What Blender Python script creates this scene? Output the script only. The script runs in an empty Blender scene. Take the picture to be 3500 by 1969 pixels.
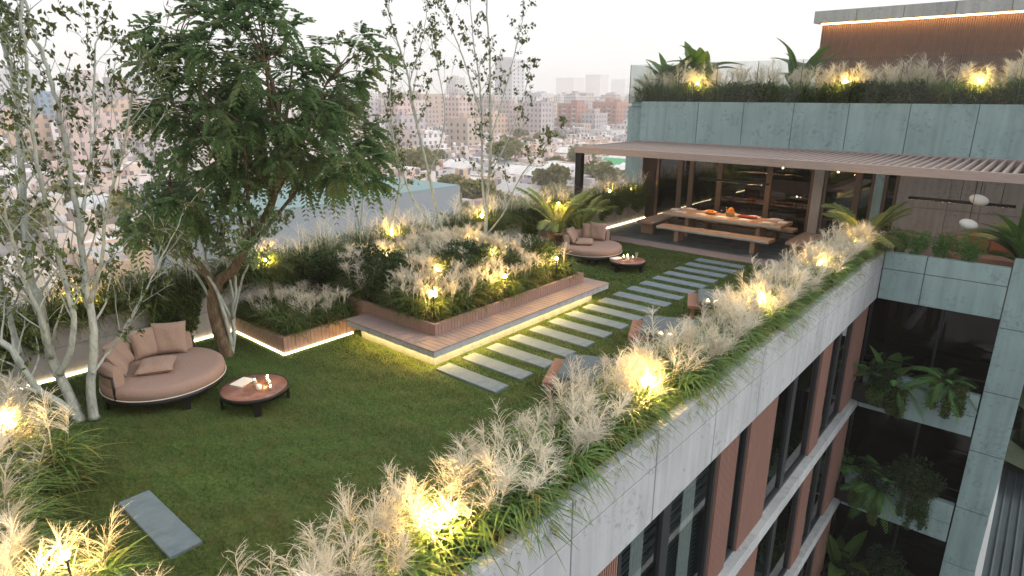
import bpy, math, random
import numpy as np
from mathutils import Vector, Matrix
rad = math.radians
S = bpy.context.scene
COL = S.collection

# ------------------------------------------------------------------ camera
CAMH = 4.3
YAW, PITCH, ROLL, FPX = -0.70543, 0.292666, 0.004309, 2164.29     # measured from the photograph's vanishing points
PW, PH = 3500.0, 1969.0
cp, sp = math.cos(YAW), math.sin(YAW)
FWD = np.array([sp*math.cos(PITCH), cp*math.cos(PITCH), -math.sin(PITCH)])
_r = np.array([cp, -sp, 0.0]); _u = np.cross(_r, FWD)
RGT = math.cos(ROLL)*_r + math.sin(ROLL)*_u
UPV = -math.sin(ROLL)*_r + math.cos(ROLL)*_u
FH = np.array([sp, cp, 0.0])
cam = bpy.data.objects.new("camera", bpy.data.cameras.new("camera"))
COL.objects.link(cam)
M4 = Matrix(((RGT[0], UPV[0], -FWD[0], 0), (RGT[1], UPV[1], -FWD[1], 0), (RGT[2], UPV[2], -FWD[2], CAMH), (0, 0, 0, 1)))
cam.matrix_world = M4
cam.data.sensor_width = 36.0
cam.data.lens = 36.0*FPX/PW
cam.data.clip_start = 0.05
cam.data.clip_end = 8000
S.camera = cam

# ------------------------------------------------------------------ sky, sun, exposure
SUN_EL, SUN_AZ = 34.0, 62.0        # azimuth measured from +Y towards +X
wd = bpy.data.worlds.new("World"); S.world = wd; wd.use_nodes = True
nt = wd.node_tree; nt.nodes.clear()
out = nt.nodes.new("ShaderNodeOutputWorld"); bg = nt.nodes.new("ShaderNodeBackground")
sky = nt.nodes.new("ShaderNodeTexSky"); sky.sky_type = 'NISHITA'; sky.sun_disc = False
sky.sun_elevation = rad(SUN_EL); sky.sun_rotation = rad(SUN_AZ); sky.dust_density = 4; sky.air_density = 1.0
tc = nt.nodes.new("ShaderNodeTexCoord"); mp = nt.nodes.new("ShaderNodeMapping"); mp.inputs['Scale'].default_value = (1, 1, 6)
nz = nt.nodes.new("ShaderNodeTexNoise"); nz.inputs['Scale'].default_value = 2.2; nz.inputs['Detail'].default_value = 5
cr = nt.nodes.new("ShaderNodeValToRGB")
cr.color_ramp.elements[0].position = .32; cr.color_ramp.elements[0].color = (7.9, 7.9, 7.85, 1)
cr.color_ramp.elements[1].position = .68; cr.color_ramp.elements[1].color = (8.6, 8.45, 8.25, 1)
mx = nt.nodes.new("ShaderNodeMixRGB"); mx.inputs[0].default_value = .86
nt.links.new(tc.outputs['Generated'], mp.inputs[0]); nt.links.new(mp.outputs[0], nz.inputs[0]); nt.links.new(nz.outputs[0], cr.inputs[0])
nt.links.new(sky.outputs[0], mx.inputs[1]); nt.links.new(cr.outputs[0], mx.inputs[2]); nt.links.new(mx.outputs[0], bg.inputs[0])
bg.inputs[1].default_value = 0.12
nt.links.new(bg.outputs[0], out.inputs[0])
sl = bpy.data.lights.new("sun", 'SUN'); sl.energy = 1.2; sl.angle = rad(28); sl.color = (1, .97, .93)
so = bpy.data.objects.new("sun", sl); COL.objects.link(so)
so.rotation_euler = Vector((-math.sin(rad(SUN_AZ))*math.cos(rad(SUN_EL)), -math.cos(rad(SUN_AZ))*math.cos(rad(SUN_EL)), -math.sin(rad(SUN_EL)))).to_track_quat('-Z', 'Y').to_euler()
so.location = (20, 10, 40)
S.view_settings.view_transform = 'Standard'; S.view_settings.look = 'None'; S.view_settings.gamma = 1
S.view_settings.exposure = 0.32
S.render.engine = 'CYCLES'
S.cycles.use_denoising = True
S.cycles.max_bounces = 8; S.cycles.diffuse_bounces = 3; S.cycles.glossy_bounces = 4; S.cycles.transmission_bounces = 6; S.cycles.transparent_max_bounces = 24
S.cycles.volume_bounces = 2; S.cycles.sample_clamp_indirect = 4.0; S.cycles.sample_clamp_direct = 0
S.cycles.caustics_reflective = False; S.cycles.caustics_refractive = False
S.render.use_persistent_data = False

# ------------------------------------------------------------------ helpers
def ray(px, py): return FWD + RGT*(px-PW/2)/FPX - UPV*(py-PH/2)/FPX
def gz(px, py, z):
    d = ray(px, py); t = (z-CAMH)/d[2]; return np.array([0, 0, CAMH]) + t*d
def gy(px, py, y):
    d = ray(px, py); return np.array([0, 0, CAMH]) + y/d[1]*d
def gx(px, py, x):
    d = ray(px, py); return np.array([0, 0, CAMH]) + x/d[0]*d
def gd(px, py, dep):
    d = ray(px, py); return np.array([0, 0, CAMH]) + dep/(d@FH)*d
def proj(p):
    v = np.asarray(p, float)-(0, 0, CAMH); z = v@FWD
    return PW/2+FPX*(v@RGT)/z, PH/2-FPX*(v@UPV)/z, z
D = 1.3587           # overview pixels to photograph pixels
c4 = lambda x, y: (2150+x/3.68, 600+y/3.68)
k2 = lambda x, y: (700+x/2.07, 400+y/2.07)

def tag(o, label=None, cat=None, group=None, kind=None):
    if label: o['label'] = label
    if cat: o['category'] = cat
    if group: o['group'] = group
    if kind: o['kind'] = kind
    return o
def thing(name, label, cat, loc=(0, 0, 0), rz=0.0, group=None):
    o = bpy.data.objects.new(name, None); COL.objects.link(o)
    o.location = loc; o.rotation_euler = (0, 0, rz); o.empty_display_size = .1
    return tag(o, label, cat, group)
def children(o): return [c for c in KIDS.get(o.name, [])]
KIDS = {}
def adopt(c, p):
    c.parent = p; KIDS.setdefault(p.name, []).append(c)
def copy_tree(o, parent=None):
    c = o.copy(); COL.objects.link(c)
    if parent is not None: adopt(c, parent)
    for ch in children(o): copy_tree(ch, c)
    return c
def dup(o, loc, rz=0.0, label=None, group=None, scale=None):
    c = copy_tree(o); c.location = loc; c.rotation_euler = (0, 0, rz)
    if scale: c.scale = (scale,)*3 if not hasattr(scale, '__len__') else scale
    if label: c['label'] = label
    if group: c['group'] = group
    return c
def worldloc(o):
    v = Vector((0, 0, 0))
    while o is not None: v = v+o.location; o = o.parent
    return v

class MB:
    """collects shapes; build() links them as ONE mesh object"""
    def __init__(s): s.v = []; s.f = []; s.m = []; s.n = 0; s.sm = []
    def add(s, vs, fs, mi=0, smooth=False):
        vs = np.asarray(vs, np.float64).reshape(-1, 3)
        s.v.append(vs)
        for f in fs: s.f.append(tuple(i+s.n for i in f)); s.m.append(mi); s.sm.append(smooth)
        s.n += len(vs); return s
    def box(s, x0, x1, y0, y1, z0, z1, mi=0, bev=0.0):
        if bev > 0:
            b = min(bev, (x1-x0)*.45, (y1-y0)*.45, (z1-z0)*.45)
            vs = []
            for sx in (0, 1):
                for sy in (0, 1):
                    for sz in (0, 1):
                        X, Y, Z = (x0, x1)[sx], (y0, y1)[sy], (z0, z1)[sz]
                        dx, dy, dz = b*(1-2*sx), b*(1-2*sy), b*(1-2*sz)
                        vs += [(X, Y+dy, Z+dz), (X+dx, Y, Z+dz), (X+dx, Y+dy, Z)]
            bm_v = vs
            I = lambda sx, sy, sz, a: ((sx*2+sy)*2+sz)*3+a
            fs = []
            for sx in (0, 1): fs.append([I(sx, 0, 0, 0), I(sx, 1, 0, 0), I(sx, 1, 1, 0), I(sx, 0, 1, 0)][::(1 if sx else -1)])
            for sy in (0, 1): fs.append([I(0, sy, 0, 1), I(1, sy, 0, 1), I(1, sy, 1, 1), I(0, sy, 1, 1)][::(-1 if sy else 1)])
            for sz in (0, 1): fs.append([I(0, 0, sz, 2), I(1, 0, sz, 2), I(1, 1, sz, 2), I(0, 1, sz, 2)][::(1 if sz else -1)])
            for sx in (0, 1):
                for sy in (0, 1): fs.append([I(sx, sy, 0, 0), I(sx, sy, 1, 0), I(sx, sy, 1, 1), I(sx, sy, 0, 1)])
                for sz in (0, 1): fs.append([I(sx, 0, sz, 0), I(sx, 1, sz, 0), I(sx, 1, sz, 2), I(sx, 0, sz, 2)])
            for sy in (0, 1):
                for sz in (0, 1): fs.append([I(0, sy, sz, 1), I(1, sy, sz, 1), I(1, sy, sz, 2), I(0, sy, sz, 2)])
            for sx in (0, 1):
                for sy in (0, 1):
                    for sz in (0, 1): fs.append([I(sx, sy, sz, a) for a in (0, 1, 2)])
            return s.add(bm_v, fs, mi)
        vs = [(x0, y0, z0), (x1, y0, z0), (x1, y1, z0), (x0, y1, z0), (x0, y0, z1), (x1, y0, z1), (x1, y1, z1), (x0, y1, z1)]
        return s.add(vs, [(3, 2, 1, 0), (4, 5, 6, 7), (0, 1, 5, 4), (1, 2, 6, 5), (2, 3, 7, 6), (3, 0, 4, 7)], mi)
    def tube(s, pts, r, n=8, mi=0, cap=True):
        pts = [np.asarray(p, float) for p in pts]; k = len(pts)
        rr = r if hasattr(r, '__len__') else [r]*k
        vs = []; prev = None
        for i, p in enumerate(pts):
            t = pts[min(i+1, k-1)]-pts[max(i-1, 0)]; t = t/(np.linalg.norm(t)+1e-9)
            if prev is None:
                a = np.array([0, 0, 1.]) if abs(t[2]) < .9 else np.array([1., 0, 0])
            else: a = prev
            u = a-t*(a@t); u /= np.linalg.norm(u)+1e-9; prev = u; w = np.cross(t, u)
            for j in range(n):
                an = 2*math.pi*j/n; vs.append(p+rr[i]*(math.cos(an)*u+math.sin(an)*w))
        fs = [(i*n+j, i*n+(j+1) % n, (i+1)*n+(j+1) % n, (i+1)*n+j) for i in range(k-1) for j in range(n)]
        if cap: fs += [tuple(range(n))[::-1], tuple((k-1)*n+j for j in range(n))]
        return s.add(vs, fs, mi, True)
    def lathe(s, prof, n=24, c=(0, 0, 0), mi=0, sx=1., sy=1., smooth=True):
        vs = []; k = len(prof)
        for r, z in prof:
            for j in range(n):
                a = 2*math.pi*j/n; vs.append((c[0]+r*sx*math.cos(a), c[1]+r*sy*math.sin(a), c[2]+z))
        fs = [(i*n+j, i*n+(j+1) % n, (i+1)*n+(j+1) % n, (i+1)*n+j) for i in range(k-1) for j in range(n)]
        if prof[0][0] > 1e-6: fs.append(tuple(range(n))[::-1])
        if prof[-1][0] > 1e-6: fs.append(tuple((k-1)*n+j for j in range(n)))
        return s.add(vs, fs, mi, smooth)
    def sphere(s, c, r, n=16, m=10, mi=0, sc=(1, 1, 1)):
        pr = [(max(1e-7, r*math.sin(math.pi*i/m)), -r*math.cos(math.pi*i/m)*sc[2]) for i in range(m+1)]
        return s.lathe(pr, n, c, mi, sc[0], sc[1])
    def grid(s, P, mi=0, smooth=True):
        P = np.asarray(P); a, b = P.shape[:2]
        return s.add(P.reshape(-1, 3), [(i*b+j, (i+1)*b+j, (i+1)*b+j+1, i*b+j+1) for i in range(a-1) for j in range(b-1)], mi, smooth)
    def quads(s, Q, mi=0):     # Q: (n,4,3)
        Q = np.asarray(Q); n = len(Q)
        return s.add(Q.reshape(-1, 3), [(4*i, 4*i+1, 4*i+2, 4*i+3) for i in range(n)], mi)
    def mesh(s, name, mats):
        me = bpy.data.meshes.new(name)
        V = np.concatenate(s.v) if s.v else np.zeros((0, 3))
        me.from_pydata(V.tolist(), [], s.f)
        for m in (mats if isinstance(mats, (list, tuple)) else [mats]): me.materials.append(m)
        me.polygons.foreach_set('material_index', s.m); me.polygons.foreach_set('use_smooth', s.sm)
        me.update(); return me
    def build(s, name, mats, parent=None, world=True):
        if parent is not None and world:
            w = np.array(worldloc(parent)); s.v = [a-w for a in s.v]
        return link(name, s.mesh(name, mats), parent)
def link(name, me, parent=None):
    o = bpy.data.objects.new(name, me); COL.objects.link(o)
    if parent is not None: adopt(o, parent)
    return o
def fast_mesh(name, V, nper, mats, mi=None, smooth=False):
    """V: (nfaces*nper, 3) unshared corners -> mesh"""
    V = np.ascontiguousarray(V.reshape(-1, 3), np.float32); nv = len(V); nf = nv//nper
    me = bpy.data.meshes.new(name)
    me.vertices.add(nv); me.vertices.foreach_set('co', V.ravel())
    me.loops.add(nv); me.loops.foreach_set('vertex_index', np.arange(nv, dtype=np.int32))
    me.polygons.add(nf); me.polygons.foreach_set('loop_start', np.arange(0, nv, nper, dtype=np.int32))
    me.polygons.foreach_set('loop_total', np.full(nf, nper, np.int32))
    for m in (mats if isinstance(mats, (list, tuple)) else [mats]): me.materials.append(m)
    if mi is not None: me.polygons.foreach_set('material_index', np.asarray(mi, np.int32))
    if smooth: me.polygons.foreach_set('use_smooth', np.ones(nf, bool))
    me.update(); me.validate(); return me

# ------------------------------------------------------------------ materials
def newmat(name):
    m = bpy.data.materials.new(name); m.use_nodes = True; t = m.node_tree
    return m, t, t.nodes['Principled BSDF']
def N(t, typ, **kw):
    n = t.nodes.new(typ)
    for k, v in kw.items():
        if k in n.inputs: n.inputs[k].default_value = v
        else: setattr(n, k, v)
    return n
def ramp(t, src, stops):
    r = t.nodes.new("ShaderNodeValToRGB"); e = r.color_ramp.elements
    while len(e) < len(stops): e.new(.5)
    for q, (p, c) in zip(e, stops): q.position = p; q.color = (*c, 1) if len(c) == 3 else c
    t.links.new(src, r.inputs[0]); return r.outputs[0]
def mixc(t, f, a, b, mode='MIX'):
    m = t.nodes.new("ShaderNodeMixRGB"); m.blend_type = mode
    for i, x in ((0, f), (1, a), (2, b)):
        if isinstance(x, (int, float)): m.inputs[i].default_value = x
        elif isinstance(x, tuple): m.inputs[i].default_value = (*x, 1)
        else: t.links.new(x, m.inputs[i])
    return m.outputs[0]
def coords(t, scale=(1, 1, 1), kind='Object'):
    c = t.nodes.new("ShaderNodeTexCoord"); m = t.nodes.new("ShaderNodeMapping"); m.inputs['Scale'].default_value = scale
    t.links.new(c.outputs[kind], m.inputs[0]); return m.outputs[0]
def noise(t, vec, scale, detail=4, rough=.55):
    n = N(t, "ShaderNodeTexNoise", Scale=scale, Detail=detail, Roughness=rough); t.links.new(vec, n.inputs['Vector']); return n.outputs[0]
def bump(t, b, h, strength=.2, dist=.01):
    n = N(t, "ShaderNodeBump", Strength=strength, Distance=dist); t.links.new(h, n.inputs['Height']); t.links.new(n.outputs[0], b.inputs['Normal'])
def plain(name, col, rough=.6, metal=0., spec=.5, var=.12, sc=8, bmp=0.):
    m, t, b = newmat(name); v = coords(t)
    c = mixc(t, noise(t, v, sc), tuple(x*(1-var) for x in col), tuple(min(1, x*(1+var)) for x in col))
    t.links.new(c, b.inputs['Base Color']); b.inputs['Roughness'].default_value = rough; b.inputs['Metallic'].default_value = metal
    b.inputs['Specular IOR Level'].default_value = spec
    if 'fabric' in name: bump(t, b, noise(t, v, 6.5, 5, .6), .55, .03)
    elif bmp: bump(t, b, noise(t, v, sc*6), bmp)
    return m
def emit(name, col, st):
    m, t, b = newmat(name); b.inputs['Base Color'].default_value = (*col, 1)
    b.inputs['Emission Color'].default_value = (*col, 1); b.inputs['Emission Strength'].default_value = st; return m
def concrete(name, col, dark=.55):
    m, t, b = newmat(name); v = coords(t)
    big = noise(t, v, .9, 5, .6); mid = noise(t, v, 11, 5, .65)
    st = noise(t, coords(t, (3.2, 3.2, .35)), 1.6, 4, .6)
    c = mixc(t, ramp(t, big, [(.3, (0, 0, 0)), (.7, (1, 1, 1))]), tuple(x*.80 for x in col), tuple(min(1, x*1.12) for x in col))
    c = mixc(t, ramp(t, st, [(.42, (0, 0, 0)), (.68, (.8, .8, .8))]), c, tuple(x*.74 for x in col))
    bd = noise(t, coords(t, (9, 9, .25)), 1.0, 3, .5); c = mixc(t, ramp(t, bd, [(.4, (0, 0, 0)), (.7, (.5, .5, .5))]), c, tuple(min(1, x*1.12) for x in col))
    bl = mixc(t, 1., ramp(t, mid, [(.52, (0, 0, 0)), (.62, (.6, .6, .6))]), ramp(t, noise(t, v, 1.7, 4, .6), [(.46, (0, 0, 0)), (.6, (1, 1, 1))]), 'MULTIPLY')
    c = mixc(t, bl, c, tuple(x*dark for x in col))
    vo = N(t, "ShaderNodeTexVoronoi", Scale=3.2); t.links.new(v, vo.inputs['Vector'])
    pit = ramp(t, vo.outputs['Distance'], [(.05, (.8, .8, .8)), (.085, (0, 0, 0))])
    c = mixc(t, pit, c, tuple(x*.5 for x in col))
    t.links.new(c, b.inputs['Base Color']); b.inputs['Roughness'].default_value = .85; b.inputs['Specular IOR Level'].default_value = .25
    bump(t, b, mid, .25, .006); return m
def wood(name, a, bcol, scale=(1, 1, 1), rough=.7, sc=6.):
    m, t, b = newmat(name); v = coords(t, scale)
    g = noise(t, v, sc, 6, .65); g2 = noise(t, v, sc*.22, 3)
    c = ramp(t, g, [(.3, a), (.7, bcol)]); c = mixc(t, ramp(t, g2, [(.35, (0, 0, 0)), (.7, (.6, .6, .6))]), c, tuple(x*.62 for x in bcol))
    t.links.new(c, b.inputs['Base Color']); b.inputs['Roughness'].default_value = rough; b.inputs['Specular IOR Level'].default_value = .3
    bump(t, b, g, .3, .004); return m
def leafmat(name, a, bcol, tr=.35, rough=.5, sc=3.0, third=None):
    m, t, b = newmat(name); v = coords(t)
    ob = t.nodes.new("ShaderNodeObjectInfo")
    n1 = noise(t, v, sc, 3); n2 = noise(t, v, sc*11, 2)
    c = ramp(t, n2, [(.3, a), (.7, bcol)])
    if third: c = mixc(t, ramp(t, n1, [(.5, (0, 0, 0)), (.68, (.8, .8, .8))]), c, third)
    hs = N(t, "ShaderNodeHueSaturation"); mr = N(t, "ShaderNodeMapRange"); mr.inputs[3].default_value = .8; mr.inputs[4].default_value = 1.2
    t.links.new(ob.outputs['Random'], mr.inputs[0]); t.links.new(mr.outputs[0], hs.inputs['Value']); t.links.new(c, hs.inputs['Color'])
    c = hs.outputs[0]
    t.links.new(c, b.inputs['Base Color']); b.inputs['Roughness'].default_value = rough; b.inputs['Specular IOR Level'].default_value = .3
    tl = t.nodes.new("ShaderNodeBsdfTranslucent"); t.links.new(c, tl.inputs[0])
    ms = t.nodes.new("ShaderNodeMixShader"); ms.inputs[0].default_value = tr
    t.links.new(b.outputs[0], ms.inputs[1]); t.links.new(tl.outputs[0], ms.inputs[2]); t.links.new(ms.outputs[0], t.nodes['Material Output'].inputs[0])
    return m
def glassmat(name, tint=(.75, .8, .8), ior=1.5, rough=.0, body=0.0, bcol=(.02, .025, .03)):
    """thin pane: fresnel reflection over tinted transparency"""
    m, t, b = newmat(name); t.nodes.remove(b)
    ge = t.nodes.new('ShaderNodeNewGeometry'); iv = t.nodes.new('ShaderNodeMath'); iv.operation = 'SUBTRACT'; iv.inputs[0].default_value = 1.0; t.links.new(ge.outputs['Backfacing'], iv.inputs[1])
    fr0 = N(t, "ShaderNodeFresnel", IOR=ior); fr = t.nodes.new('ShaderNodeMath'); fr.operation = 'MULTIPLY'; t.links.new(fr0.outputs[0], fr.inputs[0]); t.links.new(iv.outputs[0], fr.inputs[1]); tr = t.nodes.new("ShaderNodeBsdfTransparent"); tr.inputs[0].default_value = (*tint, 1)
    gl = t.nodes.new("ShaderNodeBsdfGlossy"); gl.inputs['Roughness'].default_value = rough; gl.inputs[0].default_value = (.9, .9, .9, 1)
    df = t.nodes.new("ShaderNodeBsdfDiffuse"); df.inputs[0].default_value = (*bcol, 1)
    m1 = t.nodes.new("ShaderNodeMixShader"); m1.inputs[0].default_value = body
    t.links.new(tr.outputs[0], m1.inputs[1]); t.links.new(df.outputs[0], m1.inputs[2])
    m2 = t.nodes.new("ShaderNodeMixShader"); t.links.new(fr.outputs[0], m2.inputs[0]); t.links.new(m1.outputs[0], m2.inputs[1]); t.links.new(gl.outputs[0], m2.inputs[2])
    t.links.new(m2.outputs[0], t.nodes['Material Output'].inputs[0]); return m

CONC = concrete('concrete_pale', (.385, .41, .43))
CONC2 = concrete('concrete_shade_teal', (.27, .375, .385))  # darker copy of the pale concrete; teal tint of shaded faces put into its colour
CONC3 = concrete('concrete_warm', (.33, .31, .30))
PAVE = concrete('stone_slab', (.155, .205, .24), .75)
WOODPINK = wood('pink_timber', (.25, .155, .125), (.37, .245, .205), (14, 14, 1.2))
WOODRED = wood('red_timber', (.205, .11, .09), (.315, .185, .15), (16, 16, .8))
WOODDECK = wood('deck_timber', (.225, .165, .155), (.35, .27, .255), (2, 18, 4))
WOODDECKY = wood('deck_timber_cross', (.225, .165, .155), (.35, .27, .255), (18, 2, 4))
WOODPERG = wood('pergola_timber', (.28, .225, .215), (.41, .345, .33), (1.2, 14, 20))
WOODPERGY = wood('pergola_timber_slat', (.26, .21, .2), (.38, .32, .305), (14, 1.2, 14))
WOODTABLE = wood('table_timber', (.33, .18, .10), (.47, .285, .175), (1.0, 16, 10))
WOODTABLEY = wood('bench_timber', (.22, .14, .10), (.36, .24, .18), (16, 1.0, 10))
WOODLEG = wood('leg_timber', (.20, .125, .085), (.36, .24, .17), (12, 12, 1.5))
BARKEDGE = plain('live_edge', (.40, .36, .32), .9, var=.35, sc=14, bmp=.6)
WOODDARK = wood('dark_timber', (.10, .05, .035), (.2, .11, .08), (14, 14, 1))
WOODLOUNGE = wood('lounge_timber', (.20, .10, .07), (.33, .18, .135), (14, 2, 8))
SLATBOX = wood('box_timber', (.17, .105, .085), (.28, .185, .15), (10, 10, .6))
METAL = plain('black_metal', (.02, .02, .021), .45, .6, var=.2)
FRAME = plain('window_frame_metal', (.045, .05, .055), .5, .5)
FRAMEBR = plain('bronze_frame', (.11, .075, .06), .5, .4)
TILE = None
def make_tile():
    m, t, b = newmat('slate_floor'); v = coords(t)
    br = N(t, "ShaderNodeTexBrick", Scale=1.0); br.inputs['Color1'].default_value = (.026, .043, .05, 1); br.inputs['Color2'].default_value = (.04, .058, .066, 1); br.inputs['Mortar'].default_value = (.03, .035, .04, 1)
    br.inputs['Mortar Size'].default_value = .008; br.inputs['Brick Width'].default_value = 1.2; br.inputs['Row Height'].default_value = .3
    t.links.new(v, br.inputs['Vector'])
    c = mixc(t, noise(t, v, 5), br.outputs[0], (.06, .075, .082)); t.links.new(c, b.inputs['Base Color'])
    t.links.new(ramp(t, noise(t, v, 3.), [(.3, (.3, .3, .3)), (.7, (.55, .55, .55))]), b.inputs['Roughness']); bump(t, b, noise(t, v, 30), .2, .004); return m
TILE = make_tile()
TILEPINK = wood('border_paving', (.16, .13, .135), (.27, .215, .22), (3, 12, 4))
FABRIC = plain('rose_fabric', (.30, .21, .18), .95, spec=.1, var=.1, sc=40, bmp=.3)
FABRICT = plain('tan_fabric', (.31, .22, .18), .95, spec=.1, var=.12, sc=40, bmp=.3)
FABTEAL = plain('slate_fabric', (.13, .155, .165), .95, spec=.1, var=.12, sc=40, bmp=.3)
FABORANGE = plain('orange_fabric', (.28, .115, .075), .95, spec=.1)
WHITE = plain('white_ceramic', (.78, .76, .73), .3, var=.03)
LINEN = plain('linen', (.62, .58, .54), .9, var=.05)
PAPER = plain('paper', (.75, .70, .64), .7, var=.05)
COPPER = None
def make_copper():
    m, t, b = newmat('rust_red_top'); v = coords(t)
    c = ramp(t, noise(t, v, 7, 6, .6), [(.3, (.13, .07, .055)), (.5, (.27, .12, .085)), (.72, (.40, .20, .145))]); t.links.new(c, b.inputs['Base Color'])
    b.inputs['Roughness'].default_value = .35; return m
COPPER = make_copper()
GLASS = glassmat('clear_glass', (.92, .93, .92), 1.5)
GLASSDOOR = glassmat('dark_door_glass', (.30, .32, .33), 2.0)
GLASSWIN = glassmat('window_glass', (.70, .75, .75), 1.55)
GLASSRAIL = glassmat('balustrade_glass', (.86, .88, .87), 1.38)
JOINT = plain('joint_concrete', (.10, .105, .11), .95, spec=.1)  # dark grey concrete core, seen in the gaps between panels
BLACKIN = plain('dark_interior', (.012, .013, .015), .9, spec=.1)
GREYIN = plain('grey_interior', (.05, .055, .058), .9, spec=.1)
SHEER = plain('sheer_curtain', (.55, .55, .53), .9, var=.2, sc=12)
LED = emit('led_strip_light', (1, .83, .5), 9.0)
LEDW = emit('led_warm_light', (1, .56, .22), 24.0)
GLOBE = emit('garden_globe_light', (1, .6, .14), 2200.0)
LEDU = emit('led_under_deck', (1, .62, .2), 75.0)
FLAME = emit('candle_flame', (1, .55, .16), 260.0)
PENDW = plain('opal_shade', (.82, .81, .8), .4, var=.02)
ORANGE = plain('orange_peel', (.75, .26, .02), .45, sc=60, var=.1, bmp=.2)
POMEG = plain('pomegranate_skin', (.42, .035, .03), .35, sc=12, var=.35)
WICKER = plain('wicker', (.42, .27, .10), .85, sc=60, var=.4, bmp=.8)
TERRA = plain('clay_pot', (.30, .18, .13), .8, sc=14, var=.2)
SOIL = plain('dark_soil', (.03, .022, .016), 1., sc=20, var=.5, bmp=.8)
BARKW = None
def bark(name, a, b_, c_, sc=(5, 5, 1.6)):
    m, t, b = newmat(name); v = coords(t, sc)
    n = noise(t, v, 4, 6, .65); c = ramp(t, n, [(.3, a), (.5, b_), (.72, c_)]); t.links.new(c, b.inputs['Base Color'])
    b.inputs['Roughness'].default_value = .9; b.inputs['Specular IOR Level'].default_value = .15; bump(t, b, noise(t, v, 10), .7, .01); return m
BARKW = bark('white_bark', (.21, .23, .21), (.36, .395, .37), (.48, .51, .48))
BARKB = bark('brown_bark', (.06, .042, .026), (.13, .095, .062), (.21, .165, .11))
LEAFD = leafmat('dark_tree_leaf', (.085, .18, .075), (.215, .33, .145), .5, third=(.32, .345, .175))
LEAFB = leafmat('birch_leaf', (.06, .10, .028), (.135, .175, .055), .35, third=(.12, .10, .02))
BLADE = leafmat('grass_blade', (.075, .16, .045), (.19, .29, .085), .38, third=(.34, .26, .07))
BLADEY = leafmat('dark_grass_blade', (.055, .10, .025), (.125, .175, .05), .38, third=(.2, .18, .05))
PLUME = leafmat('grass_plume', (.63, .58, .475), (.81, .77, .67), .45, .9)
SHRUB = leafmat('shrub_leaf', (.02, .045, .018), (.05, .085, .03), .25, third=(.07, .075, .03))
VINE = leafmat('vine_leaf', (.04, .075, .02), (.10, .15, .04), .35, third=(.15, .16, .04))
PALM = leafmat('palm_leaf', (.16, .21, .06), (.30, .34, .12), .35)
FERN = leafmat('fern_leaf', (.065, .18, .05), (.14, .30, .09), .35)
BANANA = leafmat('banana_leaf', (.06, .14, .035), (.13, .23, .06), .35, .35)
OLIVE = leafmat('city_tree_leaf', (.14, .14, .03), (.26, .25, .06), .2, sc=.6)
STEMG = plain('green_stem', (.12, .15, .06), .7)
def make_lawn(name, blades):
    m, t, b = newmat(name); v = coords(t)
    n1 = noise(t, v, .55, 4); n2 = noise(t, v, 34, 3); n3 = noise(t, v, 3.5, 4)
    n4 = noise(t, v, 21, 5, .7)
    c = ramp(t, n4, [(.34, (.026, .07, .014)), (.5, (.062, .125, .03)), (.66, (.13, .175, .06))]); c = mixc(t, ramp(t, n2, [(.45, (0, 0, 0)), (.7, (.55, .55, .55))]), c, (.12, .10, .04))
    c = mixc(t, ramp(t, n3, [(.5, (0, 0, 0)), (.75, (.6, .6, .6))]), c, (.125, .115, .045))
    c = mixc(t, ramp(t, n1, [(.42, (0, 0, 0)), (.66, (.4, .4, .4))]), c, (.10, .10, .036))
    t.links.new(c, b.inputs['Base Color']); b.inputs['Roughness'].default_value = .9; b.inputs['Specular IOR Level'].default_value = .15
    if not blades: bump(t, b, n2, .9, .03)
    return m
LAWN = make_lawn('lawn_ground', False); LAWNB = make_lawn('lawn_blade', True)
# ================================================================== THE SETTING
z1 = lambda x, y: (1900+x/4.14, 440+y/4.14)
zb = lambda x, y: (2700+x/3.22, 540+y/3.22)
GROUND_Z = -22.0
b = MB(); b.add([(-1850, -1850, GROUND_Z), (1850, -1850, GROUND_Z), (1850, 1850, GROUND_Z), (-1850, 1850, GROUND_Z)], [(0, 1, 2, 3)])
m, t, bs = newmat('city_ground'); v = coords(t)
c = ramp(t, noise(t, v, .02, 6, .7), [(.35, (.16, .15, .15)), (.55, (.34, .32, .31)), (.7, (.42, .38, .36))])
t.links.new(c, bs.inputs['Base Color']); bs.inputs['Roughness'].default_value = .95
tag(b.build('ground', m), kind='structure')

XO, YR = -2.83, 17.3
b = MB(); b.add([(-11.4, -1.5, 0), (-3.8, -1.5, 0), (-3.8, 16.88, 0), (-11.4, 16.88, 0)], [(0, 1, 2, 3)])
tag(b.build('lawn', LAWN), kind='structure')
b = MB(); b.box(-11.4, -2.97, 17.55, 21.06, -.12, .012); tag(b.build('terrace_floor', TILE), kind='structure')
b = MB(); b.box(-11.4, -3.0, 16.86, 17.55, -.12, .016); tag(b.build('terrace_border', TILEPINK), kind='structure')
b = MB(); b.box(-2.97, 6, 17.5, 21.06, -.12, .012); tag(b.build('lounge_floor', TILEPINK), kind='structure')

BLD = thing('apartment_building', 'concrete apartment building with timber panels, dark windows and a planted roof terrace', 'building', (-3, 10, GROUND_Z))
def panels(b, axis, c0, c1, u_edges, z_edges, gap=.016):
    for i in range(len(u_edges)-1):
        for j in range(len(z_edges)-1):
            u0, u1, q0, q1 = u_edges[i]+gap/2, u_edges[i+1]-gap/2, z_edges[j]+gap/2, z_edges[j+1]-gap/2
            if axis == 'x': b.box(c0, c1, u0, u1, q0, q1, bev=.006)
            else: b.box(u0, u1, c0, c1, q0, q1, bev=.006)
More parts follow.
